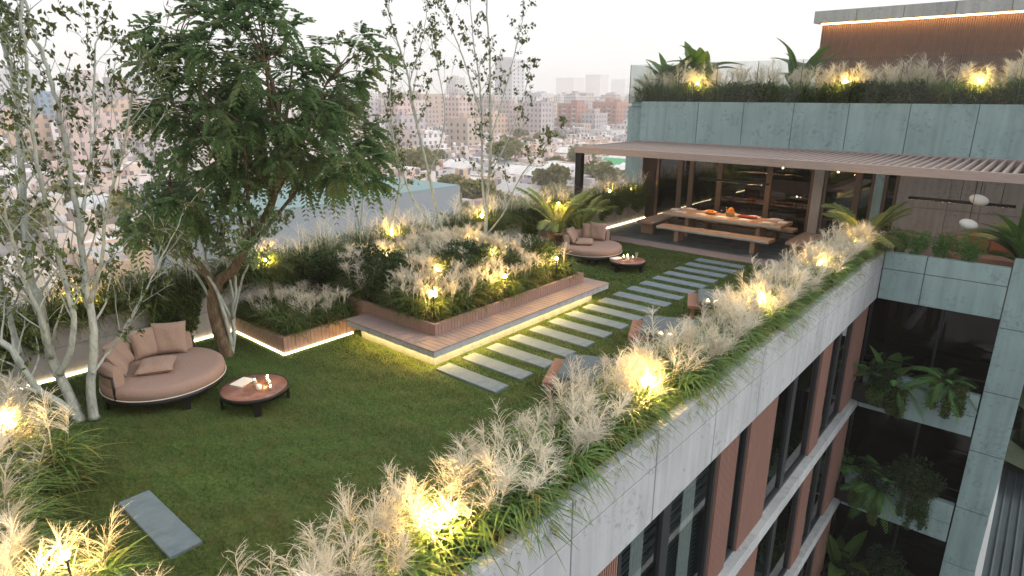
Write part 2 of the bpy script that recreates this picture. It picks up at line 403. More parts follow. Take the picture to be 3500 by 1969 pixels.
# parapet fascia
ye = [5.86+1.65*k for k in range(-5, 7)]; ye = [y for y in ye if y < 17.0]+[YR]
b = MB(); panels(b, 'x', XO-.14, XO, ye, [-.45, .30, .75], .018)
b.build('parapet', CONC, BLD)
b = MB(); b.box(XO-.13, XO-.02, -2.4, YR-.01, -.44, .735); b.build('wall_core', JOINT, BLD)
# return wall, column, ledges
b = MB(); panels(b, 'y', YR, YR+.2, [XO+.01, -1.94, -.36], [-.44, .33, .75]); b.build('return_wall', CONC2, BLD)
b = MB(); panels(b, 'y', YR-.004, YR+.3, [-.355, .33], [-13, -11.6, -10.05, -8.45, -6.9, -5.3, -3.73, -2.19, -.62, .95]); b.build('column', CONC2, BLD)
b = MB(); b.box(-2.8, .3, YR+.03, YR+.19, -.43, .72); b.box(-.33, .31, YR+.03, YR+.28, -13, .9); b.build('wall_core', JOINT, BLD)
for zt, zb_ in ((-2.34, -3.41), (-5.31, -6.38), (-8.28, -9.35)):
    b = MB(); panels(b, 'y', YR+.002, YR+.18, [XO+.01, -1.94, -.37], [zb_, zb_+.53, zt]); b.box(-2.8, -.38, YR+.03, YR+.17, zb_+.02, zt-.02)
    b.build('balcony_ledge', CONC2, BLD)
    b = MB(); b.box(-3.1, XO-.004, -2.4, YR+.1, zb_, zb_+.26, bev=.006); b.build('floor_slab', CONC, BLD)
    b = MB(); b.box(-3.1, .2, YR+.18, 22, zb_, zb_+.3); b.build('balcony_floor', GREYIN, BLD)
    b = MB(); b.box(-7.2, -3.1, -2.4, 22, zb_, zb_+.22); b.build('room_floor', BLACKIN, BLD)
# balcony recess walls and windows
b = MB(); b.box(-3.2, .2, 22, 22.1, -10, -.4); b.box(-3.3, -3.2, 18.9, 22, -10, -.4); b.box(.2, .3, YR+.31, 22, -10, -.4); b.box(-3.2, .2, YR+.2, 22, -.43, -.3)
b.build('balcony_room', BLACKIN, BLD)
def window_y(x0, x1, y, z0, z1, muls=(), fm=FRAME, gm=GLASSWIN, w=.06, dep=.1, parent=BLD):
    b = MB(); b.box(x0, x1, y, y+dep, z0, z0+w); b.box(x0, x1, y, y+dep, z1-w, z1)
    for x in (x0, x1-w): b.box(x, x+w, y+.001, y+dep-.001, z0+w, z1-w)
    for x in muls: b.box(x-w/2, x+w/2, y+.001, y+dep-.001, z0+w, z1-w)
    f = b.build('window', fm, parent)
    b = MB(); b.box(x0+w*.5, x1-w*.5, y+dep*.45, y+dep*.45+.008, z0+w*.5, z1-w*.5); b.build('pane', gm, f); return f
def window_x(y0, y1, x, z0, z1, muls=(), fm=FRAME, gm=GLASSWIN, w=.07, dep=.1, parent=BLD):
    b = MB(); b.box(x-dep, x, y0, y1, z0, z0+w); b.box(x-dep, x, y0, y1, z1-w, z1)
    for y in (y0, y1-w): b.box(x-dep+.001, x-.001, y, y+w, z0+w, z1-w)
    for y, ww in muls: b.box(x-dep+.001, x-.001, y-ww/2, y+ww/2, z0+w, z1-w)
    f = b.build('window', fm, parent)
    b = MB(); b.box(x-dep*.45-.008, x-dep*.45, y0+w*.5, y1-w*.5, z0+w*.5, z1-w*.5); b.build('pane', gm, f); return f
for zt, zb_ in ((-.44, -3.1), (-3.41, -6.07), (-6.38, -9.04)):
    window_y(-3.18, .18, 18.75, zb_, zt, (-1.55,))
    b = MB()
    for z in (zb_+1.0, zb_+.75, zb_+.5): b.box(-3.0, -.36, YR+.32, YR+.35, z, z+.03)
    b.build('railing', METAL, BLD)
# facade timber panels and windows, three floors
ribs = [(4.2, 5.36), (8.21, 8.92), (9.42, 10.68), (13.4, 14.12), (16.0, 17.28)]
wins = [(5.44, 8.2, ((6.64, .22),)), (8.98, 9.42, ()), (10.7, 13.38, ((11.8, .22),)), (14.14, 15.98, ((14.9, .2),)), (1.2, 4.18, ((2.6, .2),)), (-2, 1.1, ())]
for fl, (zt, zb_) in enumerate(((-.45, -3.15), (-3.41, -6.12), (-6.38, -9.09))):
    for y0, y1 in ribs:
        b = MB(); b.box(-3.05, -2.99, y0, y1, zb_, zt); n = int((y1-y0)/.048)
        for i in range(n):
            y = y0+(y1-y0)*(i+.5)/n; b.box(-2.99, -2.962, y-.014, y+.014, zb_+.004, zt)
        b.build('timber_panel', WOODRED, BLD)
    for y0, y1, mu in wins: window_x(y0, y1, -3.0, zb_+.004, zt, mu)
    b = MB(); b.box(-3.03, -2.985, 8.925, 8.975, zb_+.004, zt); b.build('trim_strip', CONC, BLD)
    # blinds and sheer curtains behind the nearest windows
    for y0, y1 in (((5.5, 6.5), (6.8, 8.1)) if fl < 2 else ()):
        b = MB(); z = zb_+.1
        while z < zt-.05:
            b.add([(-3.22, y0, z), (-3.22, y1, z), (-3.16, y1, z+.05), (-3.16, y0, z+.05)], [(0, 1, 2, 3)]); z += .085
        b.build('blind', plain('blind_slat', (.36, .39, .41), .6), BLD)
        b = MB(); P = np.array([[(-3.13+.02*math.sin(i*.9), y0+(y1-y0)*(.45+.3*i/24), z) for z in (zb_+.05, zt-.02)] for i in range(25)]); b.grid(P); b.build('curtain', SHEER, BLD)
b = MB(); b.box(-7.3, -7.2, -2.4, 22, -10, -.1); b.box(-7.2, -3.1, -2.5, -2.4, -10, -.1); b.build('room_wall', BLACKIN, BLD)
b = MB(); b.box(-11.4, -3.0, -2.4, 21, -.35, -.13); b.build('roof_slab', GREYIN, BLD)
b = MB(); b.box(-12.5, -7.3, -2.4, 24, GROUND_Z, -.36); b.box(-7.25, -3.25, -2.4, 24, GROUND_Z, -10); b.box(-3.2, .32, YR+.35, 26, GROUND_Z, -10); b.build('lower_floors', CONC2, BLD)
# penthouse: fascia, pier, glazed front
YG = 21.05
xe = [-11.86, -9.68]+[-8.12+1.56*k for k in range(0, 9)]
b = MB(); panels(b, 'y', YG, YG+.22, xe, [2.5, 4.18]); b.build('fascia', CONC2, BLD)
b = MB(); b.box(-11.84, 4.3, YG+.03, YG+.21, 2.52, 4.15); b.build('wall_core', JOINT, BLD)
b = MB(); b.box(-12.56, -11.87, YG+.3, YG+2.2, GROUND_Z, 4.0, bev=.01); b.box(-12.4, -11.87, YG+.25, YG+2.2, 4.0, 4.15); b.build('pier', CONC2, BLD)
b = MB(); b.box(-11.86, 4.3, YG+.22, 31, 3.85, 4.08); b.build('upper_terrace_floor', CONC2, BLD)
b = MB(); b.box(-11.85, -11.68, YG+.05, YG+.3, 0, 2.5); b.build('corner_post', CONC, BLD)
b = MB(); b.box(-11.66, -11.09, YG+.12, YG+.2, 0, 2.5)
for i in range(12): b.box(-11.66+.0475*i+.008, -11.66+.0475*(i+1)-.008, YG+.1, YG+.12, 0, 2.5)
b.build('timber_panel', wood('blackish_timber', (.035, .02, .015), (.07, .042, .032), (14, 14, 1)), BLD)  # the panel's own very dark brown wood
def tall_window(x0, x1, gm=GLASSDOOR):
    return window_y(x0, x1, YG+.03, .013, 2.5, (), FRAMEBR, gm, .085, .12)
for x0, x1 in ((-11.08, -10.17), (-10.17, -9.74), (-9.74, -8.71), (-8.71, -7.06), (-7.06, -5.70)): tall_window(x0, x1)
b = MB(); b.box(-5.69, -5.40, YG-.02, YG+.4, 0, 2.5, bev=.01); b.build('pillar', CONC3, BLD)
xt0, xt1 = gy(*zb(945, 250), YG+.1)[0], gy(*zb(1050, 250), YG+.1)[0]; xw = gy(*zb(1212, 250), YG+.1)[0]
for x0, x1 in ((-5.39, -4.45), (-4.45, xt0)): tall_window(x0, x1)
b = MB(); b.box(xt0+.005, xt1, YG-.01, YG+.4, 0, 2.5, bev=.01); b.build('pillar', CONC2, BLD)
tall_window(xt1+.003, xw-.003)
b = MB(); panels(b, 'y', YG+.02, YG+.3, [xw, xw+1.25, xw+2.0, xw+3.6, xw+5.2, 6], [0, 1.35, 2.5], .016); b.box(xw+.03, 5.9, YG+.05, YG+.28, .02, 2.48); b.build('terrace_wall', CONC3, BLD)
# dark room behind the glass
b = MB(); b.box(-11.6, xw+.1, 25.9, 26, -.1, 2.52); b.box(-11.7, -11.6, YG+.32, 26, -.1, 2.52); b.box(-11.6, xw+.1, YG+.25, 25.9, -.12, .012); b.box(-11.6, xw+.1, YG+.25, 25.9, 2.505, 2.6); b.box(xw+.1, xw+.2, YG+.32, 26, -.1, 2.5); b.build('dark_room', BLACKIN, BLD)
# slatted roof pavilion
xr = [-7.5]+[gy(2500+x/2.07, 0, 25.0)[0] for x in ()]
b = MB(); panels(b, 'y', 25.0, 25.3, [-7.5, -6.15, -4.75, -3.35, -1.95, -.55, .85, 2.3, 4], [6.81, 7.21]); b.box(-7.48, 4, 25.05, 31, 6.83, 7.2); b.build('pavilion_roof', CONC, BLD)
b = MB(); b.box(-7.28, 4, 25.45, 25.5, 4.08, 6.81)
x = -7.3
while x < 3.9: b.box(x, x+.034, 25.41, 25.45, 4.085, 6.808); x += .062
b.box(-7.3, -7.25, 25.5, 31, 4.08, 6.81); b.build('timber_screen', SLATBOX, BLD)
b = MB(); b.box(-7.3, 4, 25.24, 25.27, 6.775, 6.806); b.build('led_strip', LEDW, BLD)
# glass balustrade of the upper terrace
xl = gy(1585*D, 215*D, YG+.08)[0]
GR = thing('glass_balustrade', 'frameless clear glass balustrade along the upper terrace edge', 'balustrade', ((xl+3)/2, YG+.08, 4.18))
px_ = [xl, -10.5, -9.15, -7.82, -6.48, -5.16, -3.81, -2.5, -1.17, .15, 1.5, 2.8]
for i in range(len(px_)-1):
    b = MB(); b.box(px_[i]+.012, px_[i+1]-.012, YG+.07, YG+.085, 4.10, 5.43); b.build('pane', GLASSRAIL, GR)
    b = MB(); b.box(px_[i]-.006, px_[i]+.006, YG+.066, YG+.09, 4.1, 5.43); b.build('joint', FRAME, GR)
b = MB(); b.box(xl, xl+.012, YG+.1, YG+2.2, 4.1, 5.43); b.build('pane', GLASSRAIL, GR)
# ------------------------------------------------------------------ pergola
PG = thing('pergola', 'long pink-grey timber slatted pergola over the dining terrace', 'pergola', (-6, 19, 0))
b = MB(); b.box(-11.8, 5, 16.88, 16.98, 2.62, 2.82, bev=.005); b.build('front_beam', WOODPERG, PG)
b = MB(); b.box(-11.7, 5, 20.93, 21.03, 2.62, 2.815, bev=.005); b.build('back_beam', WOODPERG, PG)
b = MB(); b.box(-11.8, -11.72, 16.985, 21.03, 2.625, 2.815, bev=.005); b.build('side_beam', WOODPERGY, PG)
x = -11.55; sl0 = None
b = MB(); b.box(-.028, .028, 0, 3.94, -.065, .065, bev=.004); sme = b.mesh('slat', WOODPERGY)
k = 0; stuffslats = MB()
while x < 4.6:
    o = link('slat', sme, PG); o.location = Vector((x, 16.985, 2.735))-worldloc(PG); x += .187; k += 1
b = MB(); b.box(-11.84, -11.62, 17.0, 17.2, .7, 2.62, bev=.008); b.build('post', METAL, PG)
# ------------------------------------------------------------------ garden wall on the left, with its planting trough
GW = thing('garden_wall', 'low grey concrete planter wall along the left edge of the lawn', 'wall', (-11.8, 10, 0))
ye = [-2.2, -.3, 1.6, 3.45, 5.3, 7.2, 9.1, 11, 12.6, 14.4, 16.3, 18.2, 20.1, 21.0]
b = MB(); panels(b, 'x', -11.54, -11.4, ye, [0, .5, .86]); b.build('inner_face', CONC3, GW)
b = MB(); b.box(-12.4, -12.28, -2.2, 21.2, -3, .86, bev=.006); b.box(-11.53, -11.42, -2.2, 20.98, -.1, .85); b.build('outer_face', CONC2, GW)
b = MB(); b.box(-12.28, -11.545, -2.2, 21, .2, .74); b.build('soil', SOIL, GW)
for i, (y0, y1) in enumerate(((-2, 5.17), (11.3, 20.98))):
    b = MB(); b.box(-11.395, -11.365, y0, y1, .012, .042)
    tag(b.build('led_strip', LED), ('glowing white light strip at the foot of the wall behind the left daybed', 'glowing white light strip at the foot of the dark wall beside the dining table')[i], 'light strip')
# ------------------------------------------------------------------ raised planters and deck
LP = thing('raised_planter', 'low square timber-clad planter of pale grass, glowing at its base', 'planter', (-10.5, 6, 0))
b = MB(); z0 = .03
b.box(-11.38, -9.6, 5.2, 5.26, z0, .32); b.box(-9.66, -9.6, 5.26, 6.78, z0, .32)
for i in range(24): b.box(-11.38+.074*i+.003, -11.38+.074*(i+1)-.003, 5.185, 5.2, z0, .322)
for i in range(21): b.box(-9.6, -9.585, 5.19+.0757*i+.003, 5.19+.0757*(i+1)-.003, z0, .322)
b.build('timber_wall', WOODPINK, LP)
b = MB(); b.box(-11.38, -9.66, 5.26, 6.78, .0, .27); b.build('soil', SOIL, LP)
b = MB(); b.box(-11.38, -9.56, 5.165, 5.185, .01, .034); b.box(-9.583, -9.56, 5.187, 6.6, .01, .034); b.build('led_strip', LED, LP)
CP = thing('raised_planter', 'large timber-edged planter of glowing pale grasses beside the path', 'planter', (-9.4, 9, 0))
b = MB(); b.box(-11.38, -7.5, 6.8, 6.86, .1, .62); b.box(-7.56, -7.5, 6.86, 11.2, .1, .62); b.box(-11.38, -7.56, 11.14, 11.2, .0, .62)
n = 52
for i in range(n): b.box(-11.38+3.88*i/n+.003, -11.38+3.88*(i+1)/n-.003, 6.785, 6.8, .1, .622)
n = 58
for i in range(n): b.box(-7.5, -7.485, 6.79+4.42*i/n+.003, 6.79+4.42*(i+1)/n-.003, .1, .622)
b.build('timber_wall', WOODPINK, CP)
b = MB(); b.box(-11.38, -7.56, 6.86, 11.14, .0, .56); P = np.array([[(-11.3+3.7*i/12, 6.95+4.1*j/12, .555+.26*max(0, 1-((1.6-3.7*i/12)/1.9)**2)*max(0, 1-((4.1*j/12-2.25)/2.2)**2)) for j in range(13)] for i in range(13)]); b.grid(P); b.build('soil', SOIL, CP)
DK = thing('deck_bench', 'wide L-shaped timber deck seat wrapping the big planter, lit from below', 'deck bench', (-8, 8, 0))
b = MB(); b.box(-9.32, -7.005, 6.32, 6.78, .30, .40); b.box(-7.48, -7.005, 6.78, 11.48, .30, .40); b.box(-7.85, -7.48, 11.21, 11.48, .30, .40); b.build('edge_slab', CONC, DK)
b = MB(); y0 = 6.3; x = -9.34
while x < -7.49:
    b.box(x+.004, min(x+.115, -7.49)-.004, 6.3, 6.782, .402, .425, bev=.003); x += .115
b.build('decking', WOODDECKY, DK)
b = MB(); y = 6.3
while y < 11.48:
    x1 = -7.0; x0 = -7.485
    b.box(x0, x1, y+.004, min(y+.115, 11.5)-.004, .402, .425, bev=.003); y += .115
b.box(-7.86, -7.49, 11.22, 11.345, .402, .425, bev=.003); b.box(-7.86, -7.49, 11.35, 11.5, .402, .425, bev=.003)
b.build('decking', WOODDECK, DK)
b = MB(); b.box(-9.3, -7.31, 6.6, 6.77, 0, .30); b.box(-7.5, -7.31, 6.77, 11.3, 0, .30); b.build('plinth', CONC, DK)
b = MB(); b.box(-9.3, -7.25, 6.50, 6.53, .278, .298); b.box(-7.24, -7.21, 6.50, 11.3, .278, .298); b.build('led_strip', LEDU, DK)
# parapet planter trough and near planter
PPL = thing('planter_trough', 'long soil trough behind the concrete parapet, full of feather grass', 'planter', (-3.4, 9, 0))
b = MB(); b.box(-3.88, -3.8, 1.35, 17.3, 0, .5, bev=.005); b.build('inner_face', CONC, PPL)
b = MB(); b.box(-3.8, XO-.145, -1.5, 17.3, 0, .62); b.build('soil', SOIL, PPL)
NPL = thing('planter_trough', 'soil bed of tall feather grass in the near left corner', 'planter', (-8, .6, 0))
b = MB(); b.box(-11.38, -3.89, -1.4, .98, 0.005, .3); b.build('soil', SOIL, NPL)
# stepping slabs
sm = MB(); sm.box(-.66, .66, -.16, .16, -.02, .035, bev=.008); sme = sm.mesh('paving_slab', PAVE)
ords = ['nearest', 'second', 'third', 'fourth', 'fifth', 'sixth', 'seventh', 'eighth', 'ninth', 'tenth', 'eleventh', 'twelfth', 'thirteenth', 'fourteenth', 'fifteenth', 'sixteenth', 'seventeenth']
for i in range(17):
    y = 6.63+i*.603; o = link('paving_slab', sme); o.location = (-6.49, y, 0)
    lab = 'nearest grey slab of the path across the lawn' if i == 0 else ('farthest grey path slab, beside the terrace border' if i == 16 else f'{ords[i]} grey slab of the lawn path counted from the near end')
    tag(o, lab, 'paving slab', 'slabs of the lawn path')
o = link('paving_slab', sme); o.location = (-6.47, 1.9, .004); tag(o, 'lone blue-grey slab beside the near feather grass, apart from the path', 'paving slab')
# neighbouring plain box and corrugated roof
NB0 = 20.5
NB = thing('neighbour_block', 'plain windowless blue-grey block with a pale teal flat roof beyond the garden wall', 'building', (-51, 28, GROUND_Z))
b = MB(); b.box(-58.6, -44.6, NB0, 44.4, GROUND_Z, -4.12); b.build('wall', plain('block_wall', (.27, .30, .33), .9), NB)
b = MB(); b.box(-58.55, -44.65, NB0+.05, 44.35, -4.115, -4.0); b.build('roof', plain('block_roof', (.215, .315, .325), .9), NB)
CR = thing('corrugated_roof', 'neighbouring blue-grey corrugated metal roof below the concrete column', 'roof', (3, 23, -8))
xs = np.arange(.5, 8, .025); prof = np.where((xs/.215) % 1 < .3, .05*np.sin(np.pi*((xs/.215) % 1)/.3), 0)
P = np.array([[(x, y, -8+h-(.02*(y-18))) for y in (12, 20, 27.7)] for x, h in zip(xs, prof)])
b = MB(); b.grid(P, smooth=False); b.build('sheet', plain('roof_sheet', (.07, .095, .108), .85, .0, var=.15, sc=1.5), CR)
b = MB(); b.box(.36, .5, 12, 27.9, -8.1, -7.93); b.build('gutter', plain('gutter_metal', (.6, .63, .64), .5), CR)
b = MB(); b.box(.36, 9, 27.75, 28.0, -8.9, -7.55); b.build('parapet', CONC2, CR)
b = MB(); b.box(.4, 9, 12, 27.7, GROUND_Z, -8.3); b.build('wall', CONC2, CR)
# ================================================================== FURNITURE
def pillow_mesh(w, h, t, mat, name='pillow'):
    b = MB(); n = 15; us = np.linspace(-1, 1, n)
    for sgn in (1, -1):
        P = np.zeros((n, n, 3))
        for i, u in enumerate(us):
            for j, v in enumerate(us):
                th = t*.5*((1-u**4)*(1-v**4))**.5
                k = 1-.06*(1-abs(u)**2)*abs(v)**3-.0
                k2_ = 1-.06*(1-abs(v)**2)*abs(u)**3
                P[i, j] = (u*w/2*k2_, v*h/2*k, sgn*th+.006*math.sin(7*u+3*v)*(1-u*u)*(1-v*v))
        b.grid(P if sgn > 0 else P[::-1], smooth=True)
    return b.mesh(name, mat)
def rot(o, rx, ry, rz): o.rotation_euler = (rx, ry, rz)
def daybed(cx, cy, r, arc_mid, arc_w, label, seed, wfab, pfab, place):
    T = thing('daybed', label, 'daybed', (cx, cy, 0))
    b = MB(); b.lathe([(r-.07, .17), (r, .17), (r+.005, .18), (r+.005, .245), (r-.07, .245)], 56); b.lathe([(1e-6, .2), (r-.065, .2), (r-.065, .215), (1e-6, .215)], 40)
    b.build('frame', METAL, T, world=False)
    for k in range(4):
        a = rad(arc_mid+180-45+90*k+12); ca, sa = math.cos(a), math.sin(a)
        b = MB(); w = .05; R1 = r-.03
        tx, ty = -sa, ca
        def q(rr, s, z): return (ca*rr+tx*s, sa*rr+ty*s, z)
        b.add([q(R1-.02, -w, .0), q(R1-.02, w, 0), q(R1+.015, w, 0), q(R1+.015, -w, 0), q(R1-.02, -w*1.2, .18), q(R1-.02, w*1.2, .18), q(R1+.015, w*1.2, .18), q(R1+.015, -w*1.2, .18)],
              [(3, 2, 1, 0), (4, 5, 6, 7), (0, 1, 5, 4), (1, 2, 6, 5), (2, 3, 7, 6), (3, 0, 4, 7)]); b.build('leg', METAL, T, world=False)
    b = MB(); R2 = r-.005
    b.lathe([(1e-6, .235), (R2-.02, .235), (R2, .255), (R2+.012, .32), (R2, .385), (R2-.03, .412), (R2-.09, .424), (R2*.6, .43), (1e-6, .432)], 56); mt = b.build('mattress', wfab, T, world=False)
    b = MB(); b.tube([( (R2+.012)*math.cos(2*math.pi*i/64), (R2+.012)*math.sin(2*math.pi*i/64), .254) for i in range(65)], .008, 6, cap=False); b.build('piping', LINEN, mt, world=False)
    b = MB(); n = 40; prof = [(-.085, .0), (-.09, .12), (-.075, .24), (-.05, .275), (.04, .275), (.07, .25), (.085, .1), (.08, 0)]
    P = []
    for i in range(n+1):
        a = rad(arc_mid-arc_w/2+arc_w*i/n); R = r-.10
        sc = 1 if 0 < i < n else .96
        P.append([((R+pp*sc)*math.cos(a), (R+pp*sc)*math.sin(a), .42+zz*sc) for pp, zz in prof])
    b.grid(P); b.add(P[0], [tuple(range(len(prof)))]); b.add(P[-1], [tuple(range(len(prof)))[::-1]])
    b.build('backrest', pfab, T, world=False)
    b = MB(); pts = [((r+.0)*math.cos(rad(arc_mid-arc_w/2+arc_w*i/n)), (r+.0)*math.sin(rad(arc_mid-arc_w/2+arc_w*i/n)), .58) for i in range(n+1)]
    b.tube(pts, .016, 6); 
    for i in (0, 13, 27, n): b.tube([(pts[i][0], pts[i][1], .2), pts[i]], .018, 6)
    b.build('back_rail', METAL, T, world=False)
    for i, (ang, rr, lean, sz, z, lab) in enumerate(place):
        a = rad(ang); o = link('pillow', pillow_mesh(sz, sz, .17 if z is None else .15, pfab)); tag(o, lab, 'pillow')
        if z is None:
            o.location = (cx+rr*math.cos(a), cy+rr*math.sin(a), .44+sz*.5*math.cos(rad(lean)))
            # local z faces the centre
            n_ = Vector((-math.cos(a)*math.cos(rad(lean)), -math.sin(a)*math.cos(rad(lean)), math.sin(rad(lean))))
            yv = Vector((-math.cos(a)*-math.sin(rad(lean)), -math.sin(a)*-math.sin(rad(lean)), math.cos(rad(lean))))
            xv = yv.cross(n_); o.rotation_euler = Matrix((xv, yv, n_)).transposed().to_euler()
        else:
            o.location = (cx+rr*math.cos(a), cy+rr*math.sin(a), z); o.rotation_euler = (rad(2), rad(-1), rad(lean))
    return T
daybed(-9.63, 3.27, .83, 209, 164, 'round rose daybed on the near lawn beside the white-barked tree', 1, FABRIC, FABRICT, [
    (178, .56, 20, .46, None, 'upright square pillow at the far side of the near daybed, left one of the pair'), (146, .53, 18, .50, None, 'largest upright pillow, front one at the far end of the near daybed'),
    (248, .58, 30, .44, None, 'tilted pillow nearest the white trunk on the near daybed'), (226, .60, 26, .44, None, 'tilted pillow second from the white trunk on the near daybed'),
    (300, .14, 60, .50, .50, 'flat rose pillow lying in the middle of the near daybed')])
daybed(-9.43, 14.47, .83, 160, 150, 'round rose daybed on the far lawn in front of the palm', 2, FABRIC, FABRICT, [
    (128, .56, 18, .47, None, 'upright pillow at the back of the far daybed, left one of the pair'), (106, .50, 16, .50, None, 'front upright pillow of the pair at the back of the far daybed'),
    (214, .58, 30, .42, None, 'leaning pillow at the left end of the far daybed'), (190, .60, 26, .42, None, 'leaning pillow second from the left on the far daybed'),
    (235, .22, 30, .48, .50, 'flat pillow lying on the mattress of the far daybed')])
def glass_cup(b, c, r, h, wall=.006): b.lathe([(r*.9, 0), (r, h), (r-wall, h), (r*.9-wall, .012), (1e-6, .012)], 20, c)
def candle(c, r, h, label, glass=True, lit=True, fl=1.0):
    T = thing('candle', label, 'candle', c)
    if glass: b = MB(); glass_cup(b, (0, 0, 0), r, h); b.build('holder', GLASS, T, world=False)
    b = MB(); b.lathe([(r*.72, .013), (r*.72, h*.6), (1e-6, h*.6)], 18); b.build('wax', PAPER, T, world=False)
    if lit:
        b = MB(); b.sphere((0, 0, h*.6+.028*fl), .0105*fl, 10, 8, sc=(1, 1, 2.0)); b.build('flame', FLAME, T, world=False)
def coffee_table(cx, cy, label, which):
    T = thing('coffee_table', label, 'coffee table', (cx, cy, 0)); r = .47
    b = MB(); b.lathe([(r-.02, .19), (r, .19), (r+.004, .26), (r-.012, .262), (r-.012, .235), (1e-6, .235)], 48); b.build('rim', METAL, T, world=False)
    b = MB(); b.lathe([(1e-6, .236), (r-.013, .236), (r-.014, .257), (1e-6, .258)], 48); b.build('table_top', COPPER, T, world=False)
    for k in range(4):
        a = rad(-25+90*k+which*18); ca, sa = math.cos(a), math.sin(a); w = .045
        def q(rr, s, z): return (ca*rr-sa*s, sa*rr+ca*s, z)
        b = MB(); R1 = r-.02
        b.add([q(R1-.02, -w, .0), q(R1-.02, w, 0), q(R1+.018, w, 0), q(R1+.018, -w, 0), q(R1-.02, -w*1.2, .2), q(R1-.02, w*1.2, .2), q(R1+.018, w*1.2, .2), q(R1+.018, -w*1.2, .2)],
              [(3, 2, 1, 0), (4, 5, 6, 7), (0, 1, 5, 4), (1, 2, 6, 5), (2, 3, 7, 6), (3, 0, 4, 7)]); b.build('leg', METAL, T, world=False)
    return T
coffee_table(-8.28, 3.96, 'round rust-topped coffee table with black legs beside the near daybed', 0)
coffee_table(-8.08, 14.12, 'round rust-topped coffee table with black legs beside the far daybed', 1)
ZT = .259
def magazine(x, y, z, a, w, h, t, mat, lab):
    T = thing('magazine', lab, 'magazine', (x, y, z), rad(a)); b = MB(); b.box(-w/2, w/2, -h/2, h/2, .001, t-.002); b.build('page_block', PAPER, T, world=False)
    b = MB(); b.box(-w/2-.002, w/2+.002, -h/2-.002, h/2+.002, t-.002, t); b.build('cover', mat, T, world=False)
magazine(-8.52, 3.90, ZT, 28, .20, .27, .012, METAL, 'dark magazine under the pale one on the near coffee table')
magazine(-8.52, 3.91, ZT+.012, 20, .21, .28, .014, PAPER, 'pale magazine on top of the stack on the near coffee table')
candle((-8.28, 3.98, ZT), .038, .17, 'tall amber glass candle jar on the near coffee table', lit=True, fl=.5)
candle((-8.27, 4.17, ZT), .032, .10, 'bright burning candle at the far side of the near coffee table', fl=1.15)
candle((-8.16, 4.14, ZT), .036, .09, 'low glass candle right of the bright flame on the near coffee table', fl=.5)
candle((-8.0, 4.06, ZT), .03, .09, 'small glass candle at the right front of the near coffee table', fl=.6)
b = MB(); b.lathe([(.028, 0), (.04, .02), (.04, .06), (.03, .082), (.018, .085), (1e-6, .08)], 20); o = b.build('vase', WHITE); o.location = (-8.14, 3.96, ZT); tag(o, 'squat white vase at the front of the near coffee table', 'vase')
magazine(-8.35, 14.0, ZT, -10, .2, .27, .012, METAL, 'dark magazine under the pale one on the far coffee table')
magazine(-8.35, 14.01, ZT+.012, -18, .21, .28, .014, PAPER, 'pale magazine on top of the stack on the far coffee table')
candle((-8.14, 14.22, ZT), .034, .11, 'burning candle in the middle of the far coffee table', fl=1.0)
candle((-8.2, 14.12, ZT), .034, .10, 'burning candle left of the middle on the far coffee table', fl=.9)
candle((-8.0, 14.25, ZT), .03, .09, 'small glass candle at the far right of the far coffee table', fl=.5)
b = MB(); b.lathe([(.03, 0), (.045, .02), (.045, .07), (.02, .095), (1e-6, .09)], 20); o = b.build('vase', WHITE); o.location = (-8.04, 14.05, ZT); tag(o, 'squat white vase at the front of the far coffee table', 'vase')
RD = thing('reed_diffuser', 'glass reed diffuser with pale sticks on the far coffee table', 'diffuser', (-7.87, 14.2, ZT))
b = MB(); b.lathe([(.03, 0), (.032, .06), (.014, .075), (.014, .09), (1e-6, .09)], 16); b.build('bottle', GLASS, RD, world=False)
b = MB()
for k in range(6): a = k*1.05; b.tube([(0, 0, .02), (.035*math.cos(a), .035*math.sin(a), .22)], .003, 5)
b.build('reeds', PAPER, RD, world=False)

# ---- dining table and benches
def slab_top(b, x0, x1, y0, y1, z0, z1, edge_mi=1, seed=0, along='x', wob=.012):
    """thick board with wavy live edges along its long sides"""
    r_ = random.Random(seed); n = 40
    ph = [r_.uniform(0, 6) for _ in range(6)]
    def w(u, k): return wob*(math.sin(u*3.1+ph[k])+.6*math.sin(u*7.3+ph[k+1])+.4*math.sin(u*17+ph[k+2]))
    rows = []
    for i in range(n+1):
        u = (x0+(x1-x0)*i/n) if along == 'x' else (y0+(y1-y0)*i/n)
        a0, a1 = (y0, y1) if along == 'x' else (x0, x1)
        l, h = a0+w(u, 0), a1+w(u, 3)
        pr = [(l+.012, z0), (l-.006, (z0+z1)/2), (l+.008, z1), (h-.008, z1), (h+.006, (z0+z1)/2), (h-.012, z0)]
        rows.append([(u, p, z) if along == 'x' else (p, u, z) for p, z in pr])
    s0 = b.n; vs = [p for rw in rows for p in rw]; fs = []; mi = []
    b.v.append(np.array(vs)); 
    for i in range(n):
        for j in range(6):
            f = (s0+i*6+j, s0+i*6+(j+1) % 6, s0+(i+1)*6+(j+1) % 6, s0+(i+1)*6+j)
            if along == 'x': f = f[::-1]
            b.f.append(f); b.m.append(edge_mi if j in (0, 1, 3, 4) else 0); b.sm.append(False)
    b.f.append(tuple(s0+j for j in range(6))); b.m.append(0); b.sm.append(False)
    b.f.append(tuple(s0+n*6+j for j in range(6))[::-1]); b.m.append(0); b.sm.append(False)
    b.n += len(vs)
FL = .012
DT = thing('dining_table', 'long solid timber dining table laid for a meal under the pergola', 'table', (-7.64, 19.28, FL))
b = MB(); slab_top(b, -9.52, -5.78, 18.74, 19.82, .655, .75, 1, 3); b.build('table_top', [WOODTABLE, BARKEDGE], DT)
